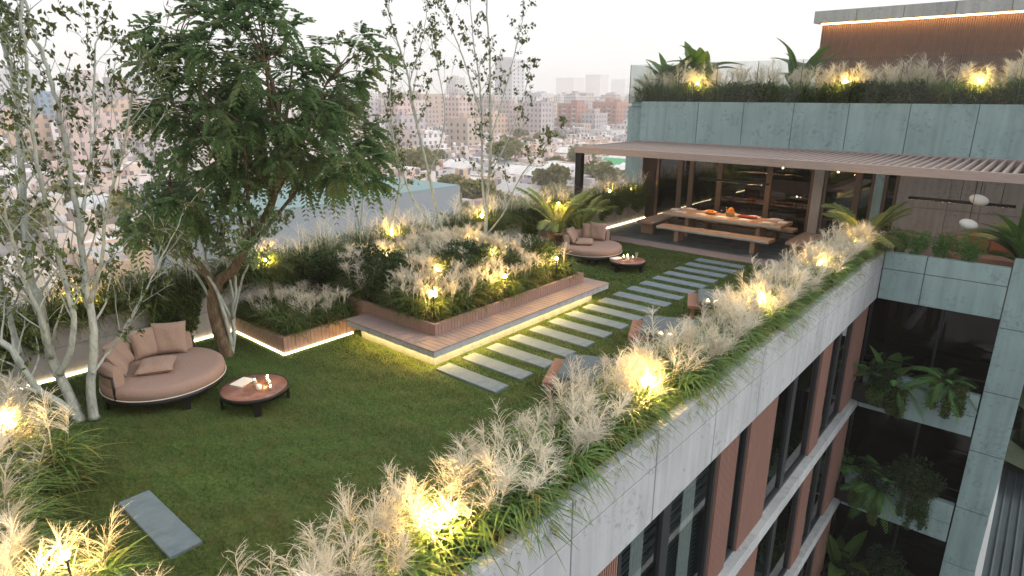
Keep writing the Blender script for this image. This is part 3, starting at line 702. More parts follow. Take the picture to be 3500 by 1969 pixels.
for x in (-8.78, -6.5): b = MB(); b.box(x-.06, x+.06, 18.95, 19.6, FL, .652, bev=.008); b.build('leg', WOODLEG, DT)
def bench(lab, x0, x1, y0, y1, legs, along, seed):
    T = thing('bench', lab, 'bench', ((x0+x1)/2, (y0+y1)/2, FL), 0, 'timber benches round the dining table')
    b = MB(); slab_top(b, x0, x1, y0, y1, .365, .45, 1, seed, along); b.build('seat', [WOODTABLE if along == 'x' else WOODTABLEY, BARKEDGE], T)
    for l in legs:
        b = MB()
        if along == 'x': b.box(l-.07, l+.07, y0+.08, y1-.08, FL, .362, bev=.006)
        else: b.box(x0+.07, x1-.07, l-.07, l+.07, FL, .362, bev=.006)
        b.build('leg', WOODLEG, T)
bench('long timber bench on the lawn side of the dining table', -9.3, -5.8, 17.92, 18.43, (-8.65, -6.28), 'x', 5)
bench('long timber bench between the dining table and the glass wall', -9.3, -5.8, 19.95, 20.46, (-8.6, -6.35), 'x', 6)
bench('short timber bench at the left end of the dining table by the light strip', -10.24, -9.68, 18.32, 19.98, (18.6, 19.7), 'y', 7)
bench('short timber bench at the right end of the dining table by the feather grass', -5.46, -4.9, 18.2, 19.95, (18.5, 19.65), 'y', 8)
# ---- table setting
pb = MB(); pb.lathe([(.07, .0), (.085, .004), (.135, .012), (.14, .017), (.13, .018), (.085, .010), (1e-6, .009)], 28); plate_me = pb.mesh('plate', WHITE)
nb = MB(); nb.box(-.21, .21, -.15, .15, 0, .004); nap_me = nb.mesh('placemat', LINEN)
fb = MB(); fb.box(-.006, .006, -.1, .06, 0, .004); fb.box(-.012, .012, .06, .1, 0, .004); fork_me = fb.mesh('fork', METAL)
wg = MB(); wg.lathe([(.032, 0), (.033, .003), (.005, .006), (.004, .075), (.02, .09), (.036, .12), (.036, .145), (.03, .175), (.028, .175), (.033, .145), (.033, .12), (1e-6, .09)], 18); wine_me = wg.mesh('wine_glass', GLASS)
tg = MB(); glass_cup(tg, (0, 0, 0), .035, .09); tumb_me = tg.mesh('tumbler', GLASS)
plates = [(635, 455, 'front left'), (895, 487, 'front, second from the left'), (1160, 520, 'front, in line with the orange basket'), (1445, 557, 'front, before the pomegranate tray'), (1735, 595, 'front right'),
          (760, 418, 'back left'), (1015, 447, 'back, behind the orange tray'), (1300, 485, 'back, behind the orange basket'), (1560, 515, 'back, behind the pomegranate tray'), (1840, 552, 'back right'), (585, 425, 'left table end'), (1935, 592, 'right table end')]
for x, y, lab in plates:
    p = gz(*c4(x, y), .76)
    o = link('placemat', nap_me); o.location = (p[0], p[1], .752); tag(o, f'cream placemat at the {lab} of the dining table' if 'end' in lab else f'cream placemat on the dining table, {lab}', 'placemat', 'placemats on the dining table')
    q = link('plate', plate_me); q.location = (p[0], p[1], .757); tag(q, f'white plate at the {lab}' if 'end' in lab else f'white plate on the dining table, {lab}', 'plate', 'plates on the dining table')
    f = link('fork', fork_me); f.location = (p[0]-.175, p[1], .757); tag(f, f'dark fork beside the plate at the {lab}' if 'end' in lab else f'dark fork beside the plate, {lab}', 'fork', 'forks on the dining table')
    if 'end' in lab: o.rotation_euler[2] = q.rotation_euler[2] = rad(90); o.scale = (.8, .8, 1)
for i, (x, y) in enumerate([(640, 403), (712, 402), (965, 432), (1225, 463), (1500, 495), (1785, 532)]):
    p = gz(*c4(x, y), .76); o = link('wine_glass', wine_me); o.location = (p[0], p[1], .752)
    tag(o, ['wine glass at the left end of the dining table', 'wine glass second from the left end of the dining table', 'wine glass behind the tray of oranges', 'wine glass left of the orange basket', 'wine glass behind the pomegranates', 'wine glass at the right end of the dining table'][i], 'wine glass', 'wine glasses on the dining table')
for i, (x, y) in enumerate([(903, 432), (1165, 472), (1442, 505), (1732, 540), (1855, 545)]):
    p = gz(*c4(x, y), .76); o = link('tumbler', tumb_me); o.location = (p[0], p[1], .752)
    tag(o, ['clear tumbler left of the wine glass behind the oranges', 'clear tumbler left of the orange basket', 'clear tumbler behind the left end of the pomegranate tray', 'clear tumbler left of the rightmost wine glass', 'clear tumbler right of the rightmost wine glass'][i], 'tumbler', 'tumblers on the dining table')
def fruit(name, mat, c, r, lab, cat, grp): b = MB(); b.sphere((0, 0, 0), r, 14, 10, sc=(1, 1, .95)); o = b.build(name, mat); o.location = c; tag(o, lab, cat, grp)
def tray(p, rx, ry, lab):
    b = MB(); b.lathe([(.6, 0), (.75, .005), (1, .035), (.97, .036), (.74, .012), (1e-6, .01)], 30, (0, 0, 0), 0, rx, ry); P = b.v[0]
    b = MB(); b.lathe([(.6, 0), (.75, .005), (1, .03), (.97, .032), (.74, .012), (1e-6, .01)], 30, (0, 0, 0), 0, rx, ry)
    o = b.build('serving_tray', WOODDARK); o.location = p; tag(o, lab, 'tray')
p = gz(*c4(1025, 482), .76); tray((p[0], p[1], .752), .2, .13, 'dark oval tray holding loose oranges on the dining table')
rr = random.Random(4)
for i in range(8): fruit('orange', ORANGE, (p[0]-.12+.08*(i % 4)+rr.uniform(-.01, .01), p[1]-.035+.075*(i//4), .80), .038, 'orange lying on the dark oval tray', 'orange', 'oranges on the oval tray')
for i in range(3): fruit('orange', ORANGE, (p[0]-.07+.07*i, p[1], .858), .038, 'orange piled on top of those on the dark oval tray', 'orange', 'oranges on top of the oval tray')
p = gz(*c4(1270, 512), .75)
BK = thing('basket', 'round yellow wicker basket heaped with oranges on the dining table', 'basket', (p[0], p[1], .752)); b = MB()
b.lathe([(.1, 0), (.12, .01), (.14, .08), (.145, .115), (.15, .12), (.137, .122), (.11, .02), (1e-6, .015)], 30); b.build('body', WICKER, BK, world=False)
b = MB(); b.tube([(.146*math.cos(a*math.pi/16), .146*math.sin(a*math.pi/16), .12) for a in range(33)], .008, 6, cap=False); b.build('rim', WICKER, BK, world=False)
for i in range(7):
    a = i*math.pi/3; R = .085 if i < 6 else 0
    fruit('orange', ORANGE, (p[0]+R*math.cos(a), p[1]+R*math.sin(a), .752+.135+(0 if i < 6 else .03)), .046, 'large orange in the round wicker basket', 'orange', 'oranges in the wicker basket')
fruit('orange', ORANGE, (p[0]+.01, p[1]-.01, .752+.24), .045, 'topmost orange of the basket heap', 'orange', 'oranges in the wicker basket')
for i in range(3): a = i*2.1+.4; fruit('orange', ORANGE, (p[0]+.055*math.cos(a), p[1]+.055*math.sin(a), .752+.20), .045, 'orange in the upper layer of the basket heap', 'orange', 'upper oranges in the wicker basket')
p = gz(*c4(1490, 535), .76); tray((p[0], p[1], .752), .36, .13, 'long dark tray of red pomegranates on the dining table')
for i in range(14): fruit('pomegranate', POMEG, (p[0]-.24+.08*(i % 7)+rr.uniform(-.012, .012), p[1]-.04+.078*(i//7), .802), .04, 'red pomegranate on the long dark tray', 'pomegranate', 'pomegranates on the long tray')
# ---- hanging lamps
def bar_lamp(x0, x1, y, z, lab, wires, glow=150.):
    T = thing('linear_pendant', lab, 'pendant lamp', ((x0+x1)/2, y, z)); b = MB(); b.box(x0, x1, y-.035, y+.035, z-.035, z+.035, bev=.004); b.build('bar', METAL, T)
    for x in wires: b = MB(); b.tube([(x, y, z+.03), (x, y, 2.67)], .006, 6); b.build('cable', METAL, T)
    b = MB(); b.box(x0+.05, x1-.05, y-.012, y+.012, z-.0375, z-.0353); b.build('diffuser', emit('lamp_diffuser', (1, .6, .28), glow), T)
bar_lamp(-8.74, -6.5, 19.5, 1.83, 'long black bar lamp hanging over the dining table', (-8.3, -7.1))
bar_lamp(-2.83, -.6, 19.2, 1.85, 'long black bar lamp hanging before the grey wall on the right', (-1.72, -.9), 45.)
for (x, y, r, yy, lab) in ((2080, 463, .165, 18.9, 'larger upper white pebble-shaped hanging lamp on the right'), (1965, 730, .155, 18.3, 'smaller lower white pebble-shaped hanging lamp on the right')):
    p = gy(*zb(x, y), yy); T = thing('pebble_lamp', lab, 'pendant lamp', tuple(p)); b = MB()
    n, mm = 24, 14; P = []
    for i in range(mm+1):
        row = []
        for j in range(n+1):
            th = math.pi*i/mm; a = 2*math.pi*j/n
            k = 1+.10*math.sin(2*a+1)*math.sin(th)
            row.append((r*1.15*math.sin(th)*math.cos(a)*k, r*1.0*math.sin(th)*math.sin(a)*k, r*.78*math.cos(th)-.03*math.cos(a)*math.sin(th)))
        P.append(row)
    b.grid(P); b.build('shade', PENDW, T, world=False)
    b = MB(); b.tube([(0, 0, r*.7), (.0, 0, 2.7-p[2])], .007, 6); b.build('cable', METAL, T, world=False)
# ---- loungers along the parapet
def lounger_proto():
    T = thing('lounge_seat', 'low timber lounge seat with slate cushion half hidden by feather grass, nearest of three', 'lounge seat', (-5.15, 6.73, 0), rad(25), 'timber lounge seats along the parapet')
    b = MB(); b.box(0, 1.4, 0, .92, .25, .32, bev=.008); b.build('platform', WOODLOUNGE, T, world=False)
    for x in (.1, 1.3):
        for y in (.1, .82): b = MB(); b.box(x-.04, x+.04, y-.04, y+.04, 0, .25); b.build('leg', WOODLOUNGE, T, world=False)
    b = MB(); n = 12
    b.box(.2, 1.38, .03, .89, .322, .45, bev=.03); b.build('cushion', FABTEAL, T, world=False)
    return T
LS = lounger_proto()
dup(LS, (-5.15, 9.17, 0), rad(25), 'low timber lounge seat with slate cushion half hidden by feather grass, middle of three')
dup(LS, (-5.13, 11.45, 0), rad(25), 'low timber lounge seat with slate cushion by the middle of the path, farthest of three')
for i, (x, y) in enumerate(((-4.66, 11.5), (-4.5, 9.28))):
    T = thing('side_table', ('small round dark side table beside the farthest lounge seat', 'small round dark side table beside the middle lounge seat')[i], 'side table', (x, y, 0))
    b = MB(); b.lathe([(.2, .40), (.21, .405), (.21, .425), (1e-6, .426)], 28); b.build('table_top', METAL, T, world=False)
    b = MB(); b.tube([(0, 0, 0.0), (0, 0, .4)], .025, 10); b.lathe([(.14, 0), (.14, .012), (1e-6, .014)], 20); b.build('pedestal', METAL, T, world=False)
    for k, (dx, dy) in enumerate(((-.08, -.02), (.06, .04))):
        Tc = thing('candle', f'white candle cup, {("left", "right")[k]} on the side table by the {("farthest", "middle")[i]} lounge seat', 'candle', (x+dx, y+dy, .427))
        b = MB(); b.lathe([(.03, 0), (.045, .03), (.045, .07), (.038, .07), (.036, .03), (1e-6, .03)], 18); b.build('cup', WHITE, Tc, world=False)
        b = MB(); b.sphere((0, 0, .085), .008, 10, 8, sc=(1, 1, 2)); b.build('flame', FLAME, Tc, world=False)
# ---- drum stool and pots by the far daybed, sofa on the right terrace
p = gz(1900+15/2.415, 400+1090/2.415, 0)
ST = thing('drum_stool', 'waisted pale side stool left of the far daybed', 'stool', (p[0], p[1], 0)); b = MB()
b.lathe([(.2, 0), (.2, .02), (.13, .2), (.12, .3), (.2, .46), (.21, .48), (1e-6, .485)], 28); b.build('body', WICKER, ST, world=False)
SF = thing('sofa', 'low sofa with orange cushions behind the round shrubs on the right terrace', 'sofa', (-.9, 20.4, FL)); 
b = MB(); b.box(-2.0, .6, 19.95, 20.95, .1, .42, bev=.05); b.build('seat', FABRIC, SF)
b = MB(); b.box(-2.0, .6, 20.72, 20.98, .42, .75, bev=.05); b.build('backrest', FABRICT, SF)
b = MB(); b.box(-1.95, .55, 20, 20.9, FL, .1); b.build('base', METAL, SF)
for i, (xx, a, lab) in enumerate(((-1.25, 8, 'orange cushion standing at the left of the right terrace sofa'), (-.75, -6, 'orange cushion leaning on its neighbour on the right terrace sofa'), (-1.75, 0, 'flat orange cushion at the left end of the right terrace sofa'))):
    o = link('pillow', pillow_mesh(.55, .55, .18, FABORANGE)); tag(o, lab, 'pillow')
    if i < 2: o.location = (xx, 20.45, .72); o.rotation_euler = (rad(65), rad(a), rad(-12))
    else: o.location = (xx, 20.3, .5); o.rotation_euler = (0, 0, .3)
# ================================================================== VEGETATION
RG = np.random.default_rng(11)
def strips(base, az, L, s0, c0, sb, db, w, K, twist, wexp=.7):
    """curved tapering ribbons; every argument an array of n; returns (n*K*4,3) quad corners"""
    n = len(az); t = np.linspace(0, 1, K+1)[None, :]
    h = L[:, None]*(s0[:, None]*t+sb[:, None]*t**2); v = L[:, None]*(c0[:, None]*t-db[:, None]*t**2)
    ca, sa = np.cos(az)[:, None], np.sin(az)[:, None]
    P = np.stack([base[:, 0:1]+h*ca, base[:, 1:2]+h*sa, base[:, 2:3]+v], -1)
    ww = (w[:, None]*np.clip(1-t**1.6, .04, 1)**wexp)[..., None]*.5
    sd = np.stack([-np.sin(az+twist), np.cos(az+twist), .25*np.sin(twist*3)], -1)[:, None, :]
    A, B = P-sd*ww, P+sd*ww
    return np.stack([A[:, :-1], B[:, :-1], B[:, 1:], A[:, 1:]], 2).reshape(-1, 3)
def U(a, b, n): return RG.uniform(a, b, n)
def tuft(n, L, rad_, w, K=5, up=(.62, .97), droop=(.4, .95), zmax=.3):
    az = U(0, 6.283, n); r = rad_*np.sqrt(U(0, 1, n)); a2 = U(0, 6.283, n)
    base = np.stack([r*np.cos(a2), r*np.sin(a2), zmax*U(0, 1, n)**1.2], -1); az = a2+RG.normal(0, .8, n)
    c0 = U(up[0], up[1], n); s0 = np.sqrt(1-c0**2); l = U(.55, 1.1, n)*L
    return strips(base, az, l, s0, c0, U(.2, .6, n), U(droop[0], droop[1], n), U(.7, 1.2, n)*w, K, U(-.5, .5, n))
def plumes(n, H, rad_, head, nf, fl, fw, lean=.3, stalk=.004):
    out = []
    for i in range(n):
        a = RG.uniform(0, 6.283); r = rad_*math.sqrt(RG.uniform(0, 1)); b0 = np.array([r*math.cos(a)*.5, r*math.sin(a)*.5, 0])
        h = H*RG.uniform(.66, 1.06); ln = lean*RG.uniform(.3, 1.2); az = a+RG.uniform(-.6, .6)
        out.append(strips(b0[None], np.array([az]), np.array([h]), np.array([ln*.3]), np.array([1.]), np.array([ln*.7]), np.array([.04]), np.array([stalk*2.5]), 4, np.array([0.]), .15))
        hd = head*RG.uniform(.7, 1.2); n_ = int(nf*RG.uniform(.8, 1.2)); sw = RG.uniform(0, 6.283)
        s = np.sort(RG.uniform(0, 1, n_)); tt = 1-hd/h*(1-s)
        hx = h*(ln*.3*tt+ln*.7*tt**2); vz = h*(tt-.04*tt**2)
        base = np.stack([b0[0]+hx*math.cos(az), b0[1]+hx*math.sin(az), b0[2]+vz], -1)
        fa = sw+RG.normal(0, 1.25, n_); c0 = RG.uniform(.8, .98, n_); L = fl*(1.1-.5*s)*RG.uniform(.75, 1.2, n_)
        s0 = np.sqrt(1-c0**2); sb = RG.uniform(.15, .5, n_); db = RG.uniform(.1, .42, n_)
        out.append(strips(base, fa, L, s0, c0, sb, db, np.full(n_, fw), 4, RG.uniform(-1.5, 1.5, n_), .5))
        # fine hairs standing off every strand
        m_ = n_*6; j = RG.integers(0, n_, m_); u = RG.uniform(.12, .95, m_)
        hh = L[j]*(s0[j]*u+sb[j]*u*u); vv = L[j]*(c0[j]*u-db[j]*u*u)
        hb = base[j]+np.stack([hh*np.cos(fa[j]), hh*np.sin(fa[j]), vv], -1)
        c1 = RG.uniform(.35, .9, m_)
        out.append(strips(hb, fa[j]+RG.normal(0, .9, m_), fl*.20*RG.uniform(.6, 1.2, m_), np.sqrt(1-c1**2), c1, RG.uniform(0, .3, m_), RG.uniform(.1, .5, m_), np.full(m_, fw*.42), 1, RG.uniform(-1.5, 1.5, m_), .5))
    return np.concatenate(out)
def grass_kinds(prefix, k, tk, pk, bm):
    L = []
    for i in range(k):
        L.append((fast_mesh('leaf_tuft', tuft(**tk), 4, bm), fast_mesh('plume_head', plumes(**pk), 4, PLUME)))
    return L
FEATH = grass_kinds('f', 6, dict(n=330, L=.44, rad_=.19, w=.023, zmax=.44), dict(n=7, H=.92, rad_=.27, head=.29, nf=25, fl=.26, fw=.0085, lean=.24), BLADE)
DWARF = grass_kinds('d', 5, dict(n=260, L=.36, rad_=.19, w=.019, zmax=.28), dict(n=6, H=.56, rad_=.22, head=.18, nf=20, fl=.18, fw=.009), BLADEY)
ARCH = grass_kinds('a', 5, dict(n=300, L=.5, rad_=.2, w=.022, zmax=.36), dict(n=7, H=.8, rad_=.2, head=.3, nf=14, fl=.24, fw=.0045), BLADEY)
NG = [0]
def plant_grass(kind, name, x, y, z, label, group, sc=1., plume=True, seed=None):
    i = NG[0]; NG[0] += 1
    T = thing(name, label, 'plant', (x, y, z), (i*2.399) % 6.283, group); T.scale = (sc, sc, sc*RG.uniform(.9, 1.1))
    a, p = kind[i % len(kind)]
    link('leaf_tuft', a, T)
    if plume: link('plume_head', p, T)
    return T
# lamps first: grass keeps a little clear of them
LAMPS = []
for y, z in ((-.2, 1.15), (2.96, 1.18), (6.09, 1.2), (9.3, 1.2), (12.38, 1.22), (15.68, 1.25), (18.82, 1.2), (20.2, 1.16)): LAMPS.append((-11.62 if y != 15.68 else -11.2, y-(.4 if y == 15.68 else 0), z, 'wall'))
for q in [(970, 640), (1180, 608), (1100, 678), (1240, 640), (1270, 695), (1090, 740), (1400, 650)]:
    p = gz(q[0]*D, q[1]*D, 1.08); LAMPS.append((p[0], min(p[1], 11.0), 1.08, 'bed'))
for q in [(1110, 1300), (1630, 960), (165, 1395), (10, 1060)]:
    p = gz(q[0]*D, q[1]*D, 1.13); LAMPS.append((p[0], p[1], 1.13, 'parapet'))
for y in (10.2, 13.6): LAMPS.append((-3.35, y, 1.08, 'parapet'))
p = gz(2080*D, 620*D, .9); LAMPS.append((-3.35, 16.5, 1.05, 'parapet'))
for q in [(1755, 210), (2130, 205), (2465, 205)]:
    p = gy(q[0]*D, q[1]*D, 21.75); LAMPS.append((p[0], p[1], p[2], 'upper'))
lampxy = np.array([(a[0], a[1]) for a in LAMPS])
def near_lamp(x, y, d=.16): return np.min((lampxy[:, 0]-x)**2+(lampxy[:, 1]-y)**2) < d*d
# long parapet planter
y = 1.5; k = 0
while y < 17.15:
    for xx in (-3.26, -3.54):
        x = xx+RG.uniform(-.07, .07); yy = y+RG.uniform(-.08, .08)
        if near_lamp(x, yy, .05): yy += .1
        tg0 = plant_grass(FEATH, 'feather_reed', x, yy, .6, 'tall pale feather grass clump in the long trough behind the concrete parapet', 'feather grass clumps along the parapet', RG.uniform(.8, 1.04)*(1 if xx > -3.4 else .93), plume=True)
        if xx > -3.4: tg0.rotation_mode = 'ZYX'; tg0.rotation_euler = (0, RG.uniform(.12, .32), tg0.rotation_euler[2])
    y += .34
# near left corner bed
for iy, y in enumerate((.1, .5, .95, 1.3)):
    x = -10.9+.2*iy
    while x < (-3.9 if iy < 3 else -7.6):
        xx, yy = x+RG.uniform(-.1, .1), y+RG.uniform(-.12, .1)
        if near_lamp(xx, yy, .06): yy += .1
        tall = 1.0 if x < -6.2 else .82
        if not (-7.35 < xx < -5.4 and yy > .72): plant_grass(FEATH, 'feather_reed', xx, yy, .3 if yy < .95 else .02, 'tall pale feather grass clump in the near left corner bed', 'feather grass clumps in the near left bed', tall*RG.uniform(.95, 1.2))
        x += .34
# wall planter
y = -1.3; k = 0
while y < 20.7:
    plant_grass(ARCH, 'arching_reed', -11.62+RG.uniform(-.06, .06), y+RG.uniform(-.1, .1), .72, 'dark arching grass clump with airy seed heads on top of the left garden wall', 'arching grass clumps on the garden wall', RG.uniform(1.05, 1.35))
    if k % 2 == 0: plant_grass(ARCH, 'arching_reed', -12.0+RG.uniform(-.08, .08), y+RG.uniform(-.1, .1)+.2, .74, 'dark arching grass clump with airy seed heads on top of the left garden wall', 'arching grass clumps on the garden wall', RG.uniform(1.05, 1.35))
    y += .37; k += 1
# shrubs of leaf clumps
def leaf_quads(C, Nn, size, aspect=.5, jitter=.5):
    """diamond leaves at centres C with preferred directions Nn"""
    n = len(C); d = Nn+RG.normal(0, jitter, (n, 3)); d /= np.linalg.norm(d, axis=1)[:, None]+1e-9
    r = RG.normal(0, 1, (n, 3)); s = np.cross(d, r); s /= np.linalg.norm(s, axis=1)[:, None]+1e-9
    L = (size*RG.uniform(.65, 1.25, n))[:, None]; up = np.cross(s, d)*L*.12
    return np.stack([C-d*L*.5, C+s*L*aspect*.5+up, C+d*L*.5, C-s*L*aspect*.5+up], 1).reshape(-1, 3)
def shrub_mesh(n, R, H, size, mat=SHRUB, lumps=9):
    lc = np.stack([U(-.6, .6, lumps)*R, U(-.6, .6, lumps)*R, U(.3, .75, lumps)*H], -1)
    j = RG.integers(0, lumps, n); dv = RG.normal(0, 1, (n, 3)); dv /= np.linalg.norm(dv, axis=1)[:, None]
    C = lc[j]+dv*(RG.uniform(.35, 1, n)**.5)[:, None]*np.array([R*.52, R*.52, H*.42]); C[:, 2] = np.clip(C[:, 2], .02, None)
    return fast_mesh('foliage', leaf_quads(C, dv+np.array([0, 0, .4]), size), 4, mat)
SHR = [shrub_mesh(2600, .36, .52, .045) for _ in range(4)]
def stem_mesh(h): b = MB(); b.tube([(0, 0, 0), (.01, .01, h*.5)], [.02, .01], 6); b.tube([(0, 0, 0), (-.1, .05, h*.6)], [.015, .006], 5); b.tube([(0, 0, 0), (.1, -.06, h*.6)], [.015, .006], 5); return b.mesh('stem', BARKB)
STM = stem_mesh(.45)
def plant_shrub(x, y, z, label, sc, group=None):
    T = thing('shrub', label, 'shrub', (x, y, z), RG.uniform(0, 6), group); T.scale = (sc,)*3
    link('foliage', SHR[NG[0] % 4], T); link('stem', STM, T); NG[0] += 1
sh = [(700, 1110), (760, 1120), (870, 1150), (1150, 1080), (1270, 1110), (1400, 1130), (1290, 1180), (1740, 1120), (1870, 1130), (1960, 1060), (1820, 1060), (2290, 960), (2350, 1020), (2120, 1090)]
SXY = []
def mound(x, y): return .26*max(0, 1-((x+9.7)/1.9)**2)*max(0, 1-((y-9.2)/2.2)**2)
for i, q in enumerate(sh):
    p = gz(*k2(*q), .85)
    if i == 0: p = np.array([-10.9, 7.05, 0])
    x_, y_ = max(-11.1, min(p[0], -7.85)), min(max(p[1], 7.1), 10.9); SXY.append((x_, y_))
    plant_shrub(x_, y_, .55+mound(x_, y_), 'dark bushy shrub among the pale grasses of the large planter', RG.uniform(1.1, 1.4), 'shrubs in the large planter')
SXY = np.array(SXY)
for ix in range(10):
    for iy in range(11):
        x = -11.1+.355*ix+RG.uniform(-.09, .09); y = 7.08+.375*iy+RG.uniform(-.09, .09)
        x, y = min(x, -7.75), min(y, 10.98)
        if np.min((SXY[:, 0]-x)**2+(SXY[:, 1]-y)**2) < .08 or near_lamp(x, y, .05): continue
        plant_grass(DWARF, 'dwarf_feather_reed', x, y, .55+mound(x, y), 'short feather grass clump with pale heads in the large timber planter', 'short feather grasses in the large planter', RG.uniform(1., 1.25))
for ix in range(5):
    for iy in range(4):
        plant_grass(DWARF, 'dwarf_feather_reed', -11.2+.35*ix+RG.uniform(-.05, .05), 5.45+.37*iy+RG.uniform(-.05, .05), .26, 'short feather grass clump in the low square timber planter', 'short feather grasses in the low planter', RG.uniform(.85, 1.05), plume=(iy > 0 or ix in (1, 2)))
# upper terrace
x = -12.2
while x < 2.6:
    for yy in (21.65, 22.15):
        plant_grass(FEATH, 'feather_reed', x+RG.uniform(-.1, .1), yy+RG.uniform(-.1, .1), 4.08, 'feather grass clump behind the glass balustrade of the upper terrace', 'feather grasses on the upper terrace', RG.uniform(1.15, 1.4))
    x += .5
for i, x in enumerate((-8.5, -7.9, -5.0, -4.3, -3.7)):
    plant_shrub(x, 21.62, 4.08, ['dark shrub behind the balustrade, leftmost on the upper terrace', 'dark shrub behind the balustrade, second from the left', 'dark shrub just right of the middle upper lamp', 'dark shrub in the middle of the three right of the upper lamp', 'dark shrub farthest right of the middle upper lamp'][i], 1.35)
BALL = shrub_mesh(2200, .27, .56, .042, FERN, 7)
def plant_ball(x, y, z, label):
    T = thing('shrub', label, 'shrub', (x, y, z), RG.uniform(0, 6)); link('foliage', BALL, T); link('stem', STM, T)
# round shrubs on the right return wall
for i, x in enumerate((2250, 2305, 2375, 2440)):
    p = gy(x*D, 640*D, 17.62)
    plant_ball(p[0], 17.62, .68, ['small round green shrub on the return wall, hard against the feather grass', 'small round green shrub on the return wall, second from the feather grass', 'small round green shrub on the return wall, before the orange cushions', 'small round green shrub on the return wall, nearest the banana plant'][i])
b = MB(); b.box(-2.75, .3, 17.5, 18.05, .02, .42); b.build('return_planter', CONC2, BLD)
# ivy hanging over the garden wall
def ivy(y0, y1, depth, n, label, x=-11.4, top=.9):
    Y = U(y0, y1, n); lobes = [(RG.uniform(y0, y1), RG.uniform(.5, 1.)*depth, RG.uniform(.15, .4)) for _ in range(max(3, int((y1-y0)*4)))]
    dmax = np.full(n, .12)
    for c, dd, wd_ in lobes: dmax = np.maximum(dmax, dd*np.clip(1-((Y-c)/wd_)**2, 0, 1))
    Z = top+.05-U(0, 1, n)*dmax; X = x+.02+np.abs(RG.normal(0, .05, n))*(1+.6*np.sin(Y*9)); 
    C = np.stack([X, Y, np.maximum(Z, .03)], -1)
    T = thing('ivy', label, 'climbing plant', (x, (y0+y1)/2, top))
    o = link('foliage', fast_mesh('foliage', leaf_quads(C-np.array([x, (y0+y1)/2, top]), np.tile([.35, 0, -.8], (n, 1)), .055, .75, .45), 4, VINE), T)
    b = MB()
    for c, dd, wd_ in lobes: b.tube([(x+.01, c, top), (x+.03, c+.03, top-dd*.5), (x+.025, c-.02, max(.03, top-dd*.9))], .006, 5)
    b.build('stem', BARKB, T)
ivy(-.5, 2.3, .75, 5200, 'dark ivy over the garden wall behind the white-barked trunks')
ivy(3.75, 4.65, .86, 2600, 'dark ivy curtain on the garden wall right behind the near daybed pillows')
ivy(5.9, 7.0, .5, 1500, 'ivy on the garden wall behind the low square planter')
ivy(11.3, 13.0, .6, 3200, 'ivy on the garden wall right behind the large planter')
ivy(13.8, 14.9, .85, 2600, 'ivy curtain on the garden wall left of the palm pot')
ivy(15.2, 17.6, .86, 6000, 'broad ivy curtain on the garden wall behind the far daybed')
ivy(17.6, 20.9, .7, 5600, 'dark ivy on the garden wall beside the dining table')
# ------------------------------------------------------------------ palms, bananas
def frond_mesh(L, npair, ll, w, droop, up, mat=PALM):
    t = np.linspace(0, 1, 13); R = np.stack([L*(up[0]*t+.25*t*t), 0*t, L*(up[1]*t-droop*t*t)], -1)
    b = MB(); b.tube(R, list(np.linspace(.012, .003, 13)), 5, mi=1)
    q = []
    for i in range(npair):
        s = .16+.84*i/(npair-1); p = np.array([np.interp(s, t, R[:, k]) for k in range(3)])
        tg_ = np.array([np.interp(min(s+.03, 1), t, R[:, k]) for k in range(3)])-np.array([np.interp(s-.03, t, R[:, k]) for k in range(3)]); tg_ /= np.linalg.norm(tg_)
        for sd in (1, -1):
            l = ll*math.sin(math.pi*(.12+.83*s))**.6*RG.uniform(.85, 1.1)
            sv = np.array([0, sd, 0.]); d0 = tg_*.75+sv*.75+np.array([0, 0, .18]); d0 /= np.linalg.norm(d0)
            p1 = p+d0*l*.5; p2 = p1+(d0+np.array([0, 0, -.55]))*l*.5
            wv = np.cross(d0, [0, 0, 1.]); wv = wv/np.linalg.norm(wv)*w*.5; wv = wv+np.array([0, 0, w*.25])
            q.append([p-wv*.4, p+wv*.4, p1+wv, p1-wv]); q.append([p1-wv, p1+wv, p2+wv*.1, p2-wv*.1])
    b.quads(np.array(q), 0); return b.mesh('frond', [mat, STEMG])
PF = [frond_mesh(1.35, 26, .42, .03, d_, u_) for d_, u_ in ((.25, (.3, 1.0)), (.5, (.5, 1.0)), (.65, (.65, .9)), (.35, (.4, 1.05)))]
FF = [frond_mesh(.8, 24, .22, .016, d_, u_, FERN) for d_, u_ in ((.5, (.5, .8)), (.8, (.75, .7)), (1.0, (.8, .55)))]
BF = [frond_mesh(1.15, 40, .27, .013, d_, u_, FERN) for d_, u_ in ((.3, (.35, 1.0)), (.6, (.6, .9)), (.5, (.5, 1.)))]
def palm(loc, label, nf, sc, pot=True, meshes=PF, name='palm', cat='palm', tilt=.0, arc=None):
    T = thing(name, label, cat, loc, RG.uniform(0, 6) if arc is None else 0)
    for i in range(nf):
        o = link('frond', meshes[i % len(meshes)], T); s = sc*RG.uniform(.75, 1.1); o.scale = (s, s, s)
        az = (i*2.399+RG.uniform(-.2, .2)) if arc is None else arc[0]+(arc[1]-arc[0])*i/(nf-1)
        o.rotation_euler = (0, RG.uniform(-.15, .25)+tilt, az); o.location = (.03*math.cos(az), .03*math.sin(az), .0)
    return T
def pot(loc, r, h, label, mat=TERRA):
    T = thing('plant_pot', label, 'plant pot', loc); b = MB(); b.lathe([(r*.72, 0), (r*.8, .02), (r, h*.9), (r*1.06, h*.9), (r*1.06, h), (r*.92, h), (r*.9, h*.86), (1e-6, h*.85)], 28); b.build('body', mat, T, world=False)
    b = MB(); b.lathe([(r*.88, h*.85), (1e-6, h*.865)], 24); b.build('soil', SOIL, T, world=False)
pot((-10.85, 14.85, 0), .33, .5, 'round clay pot holding the yellow-lit palm by the garden wall')
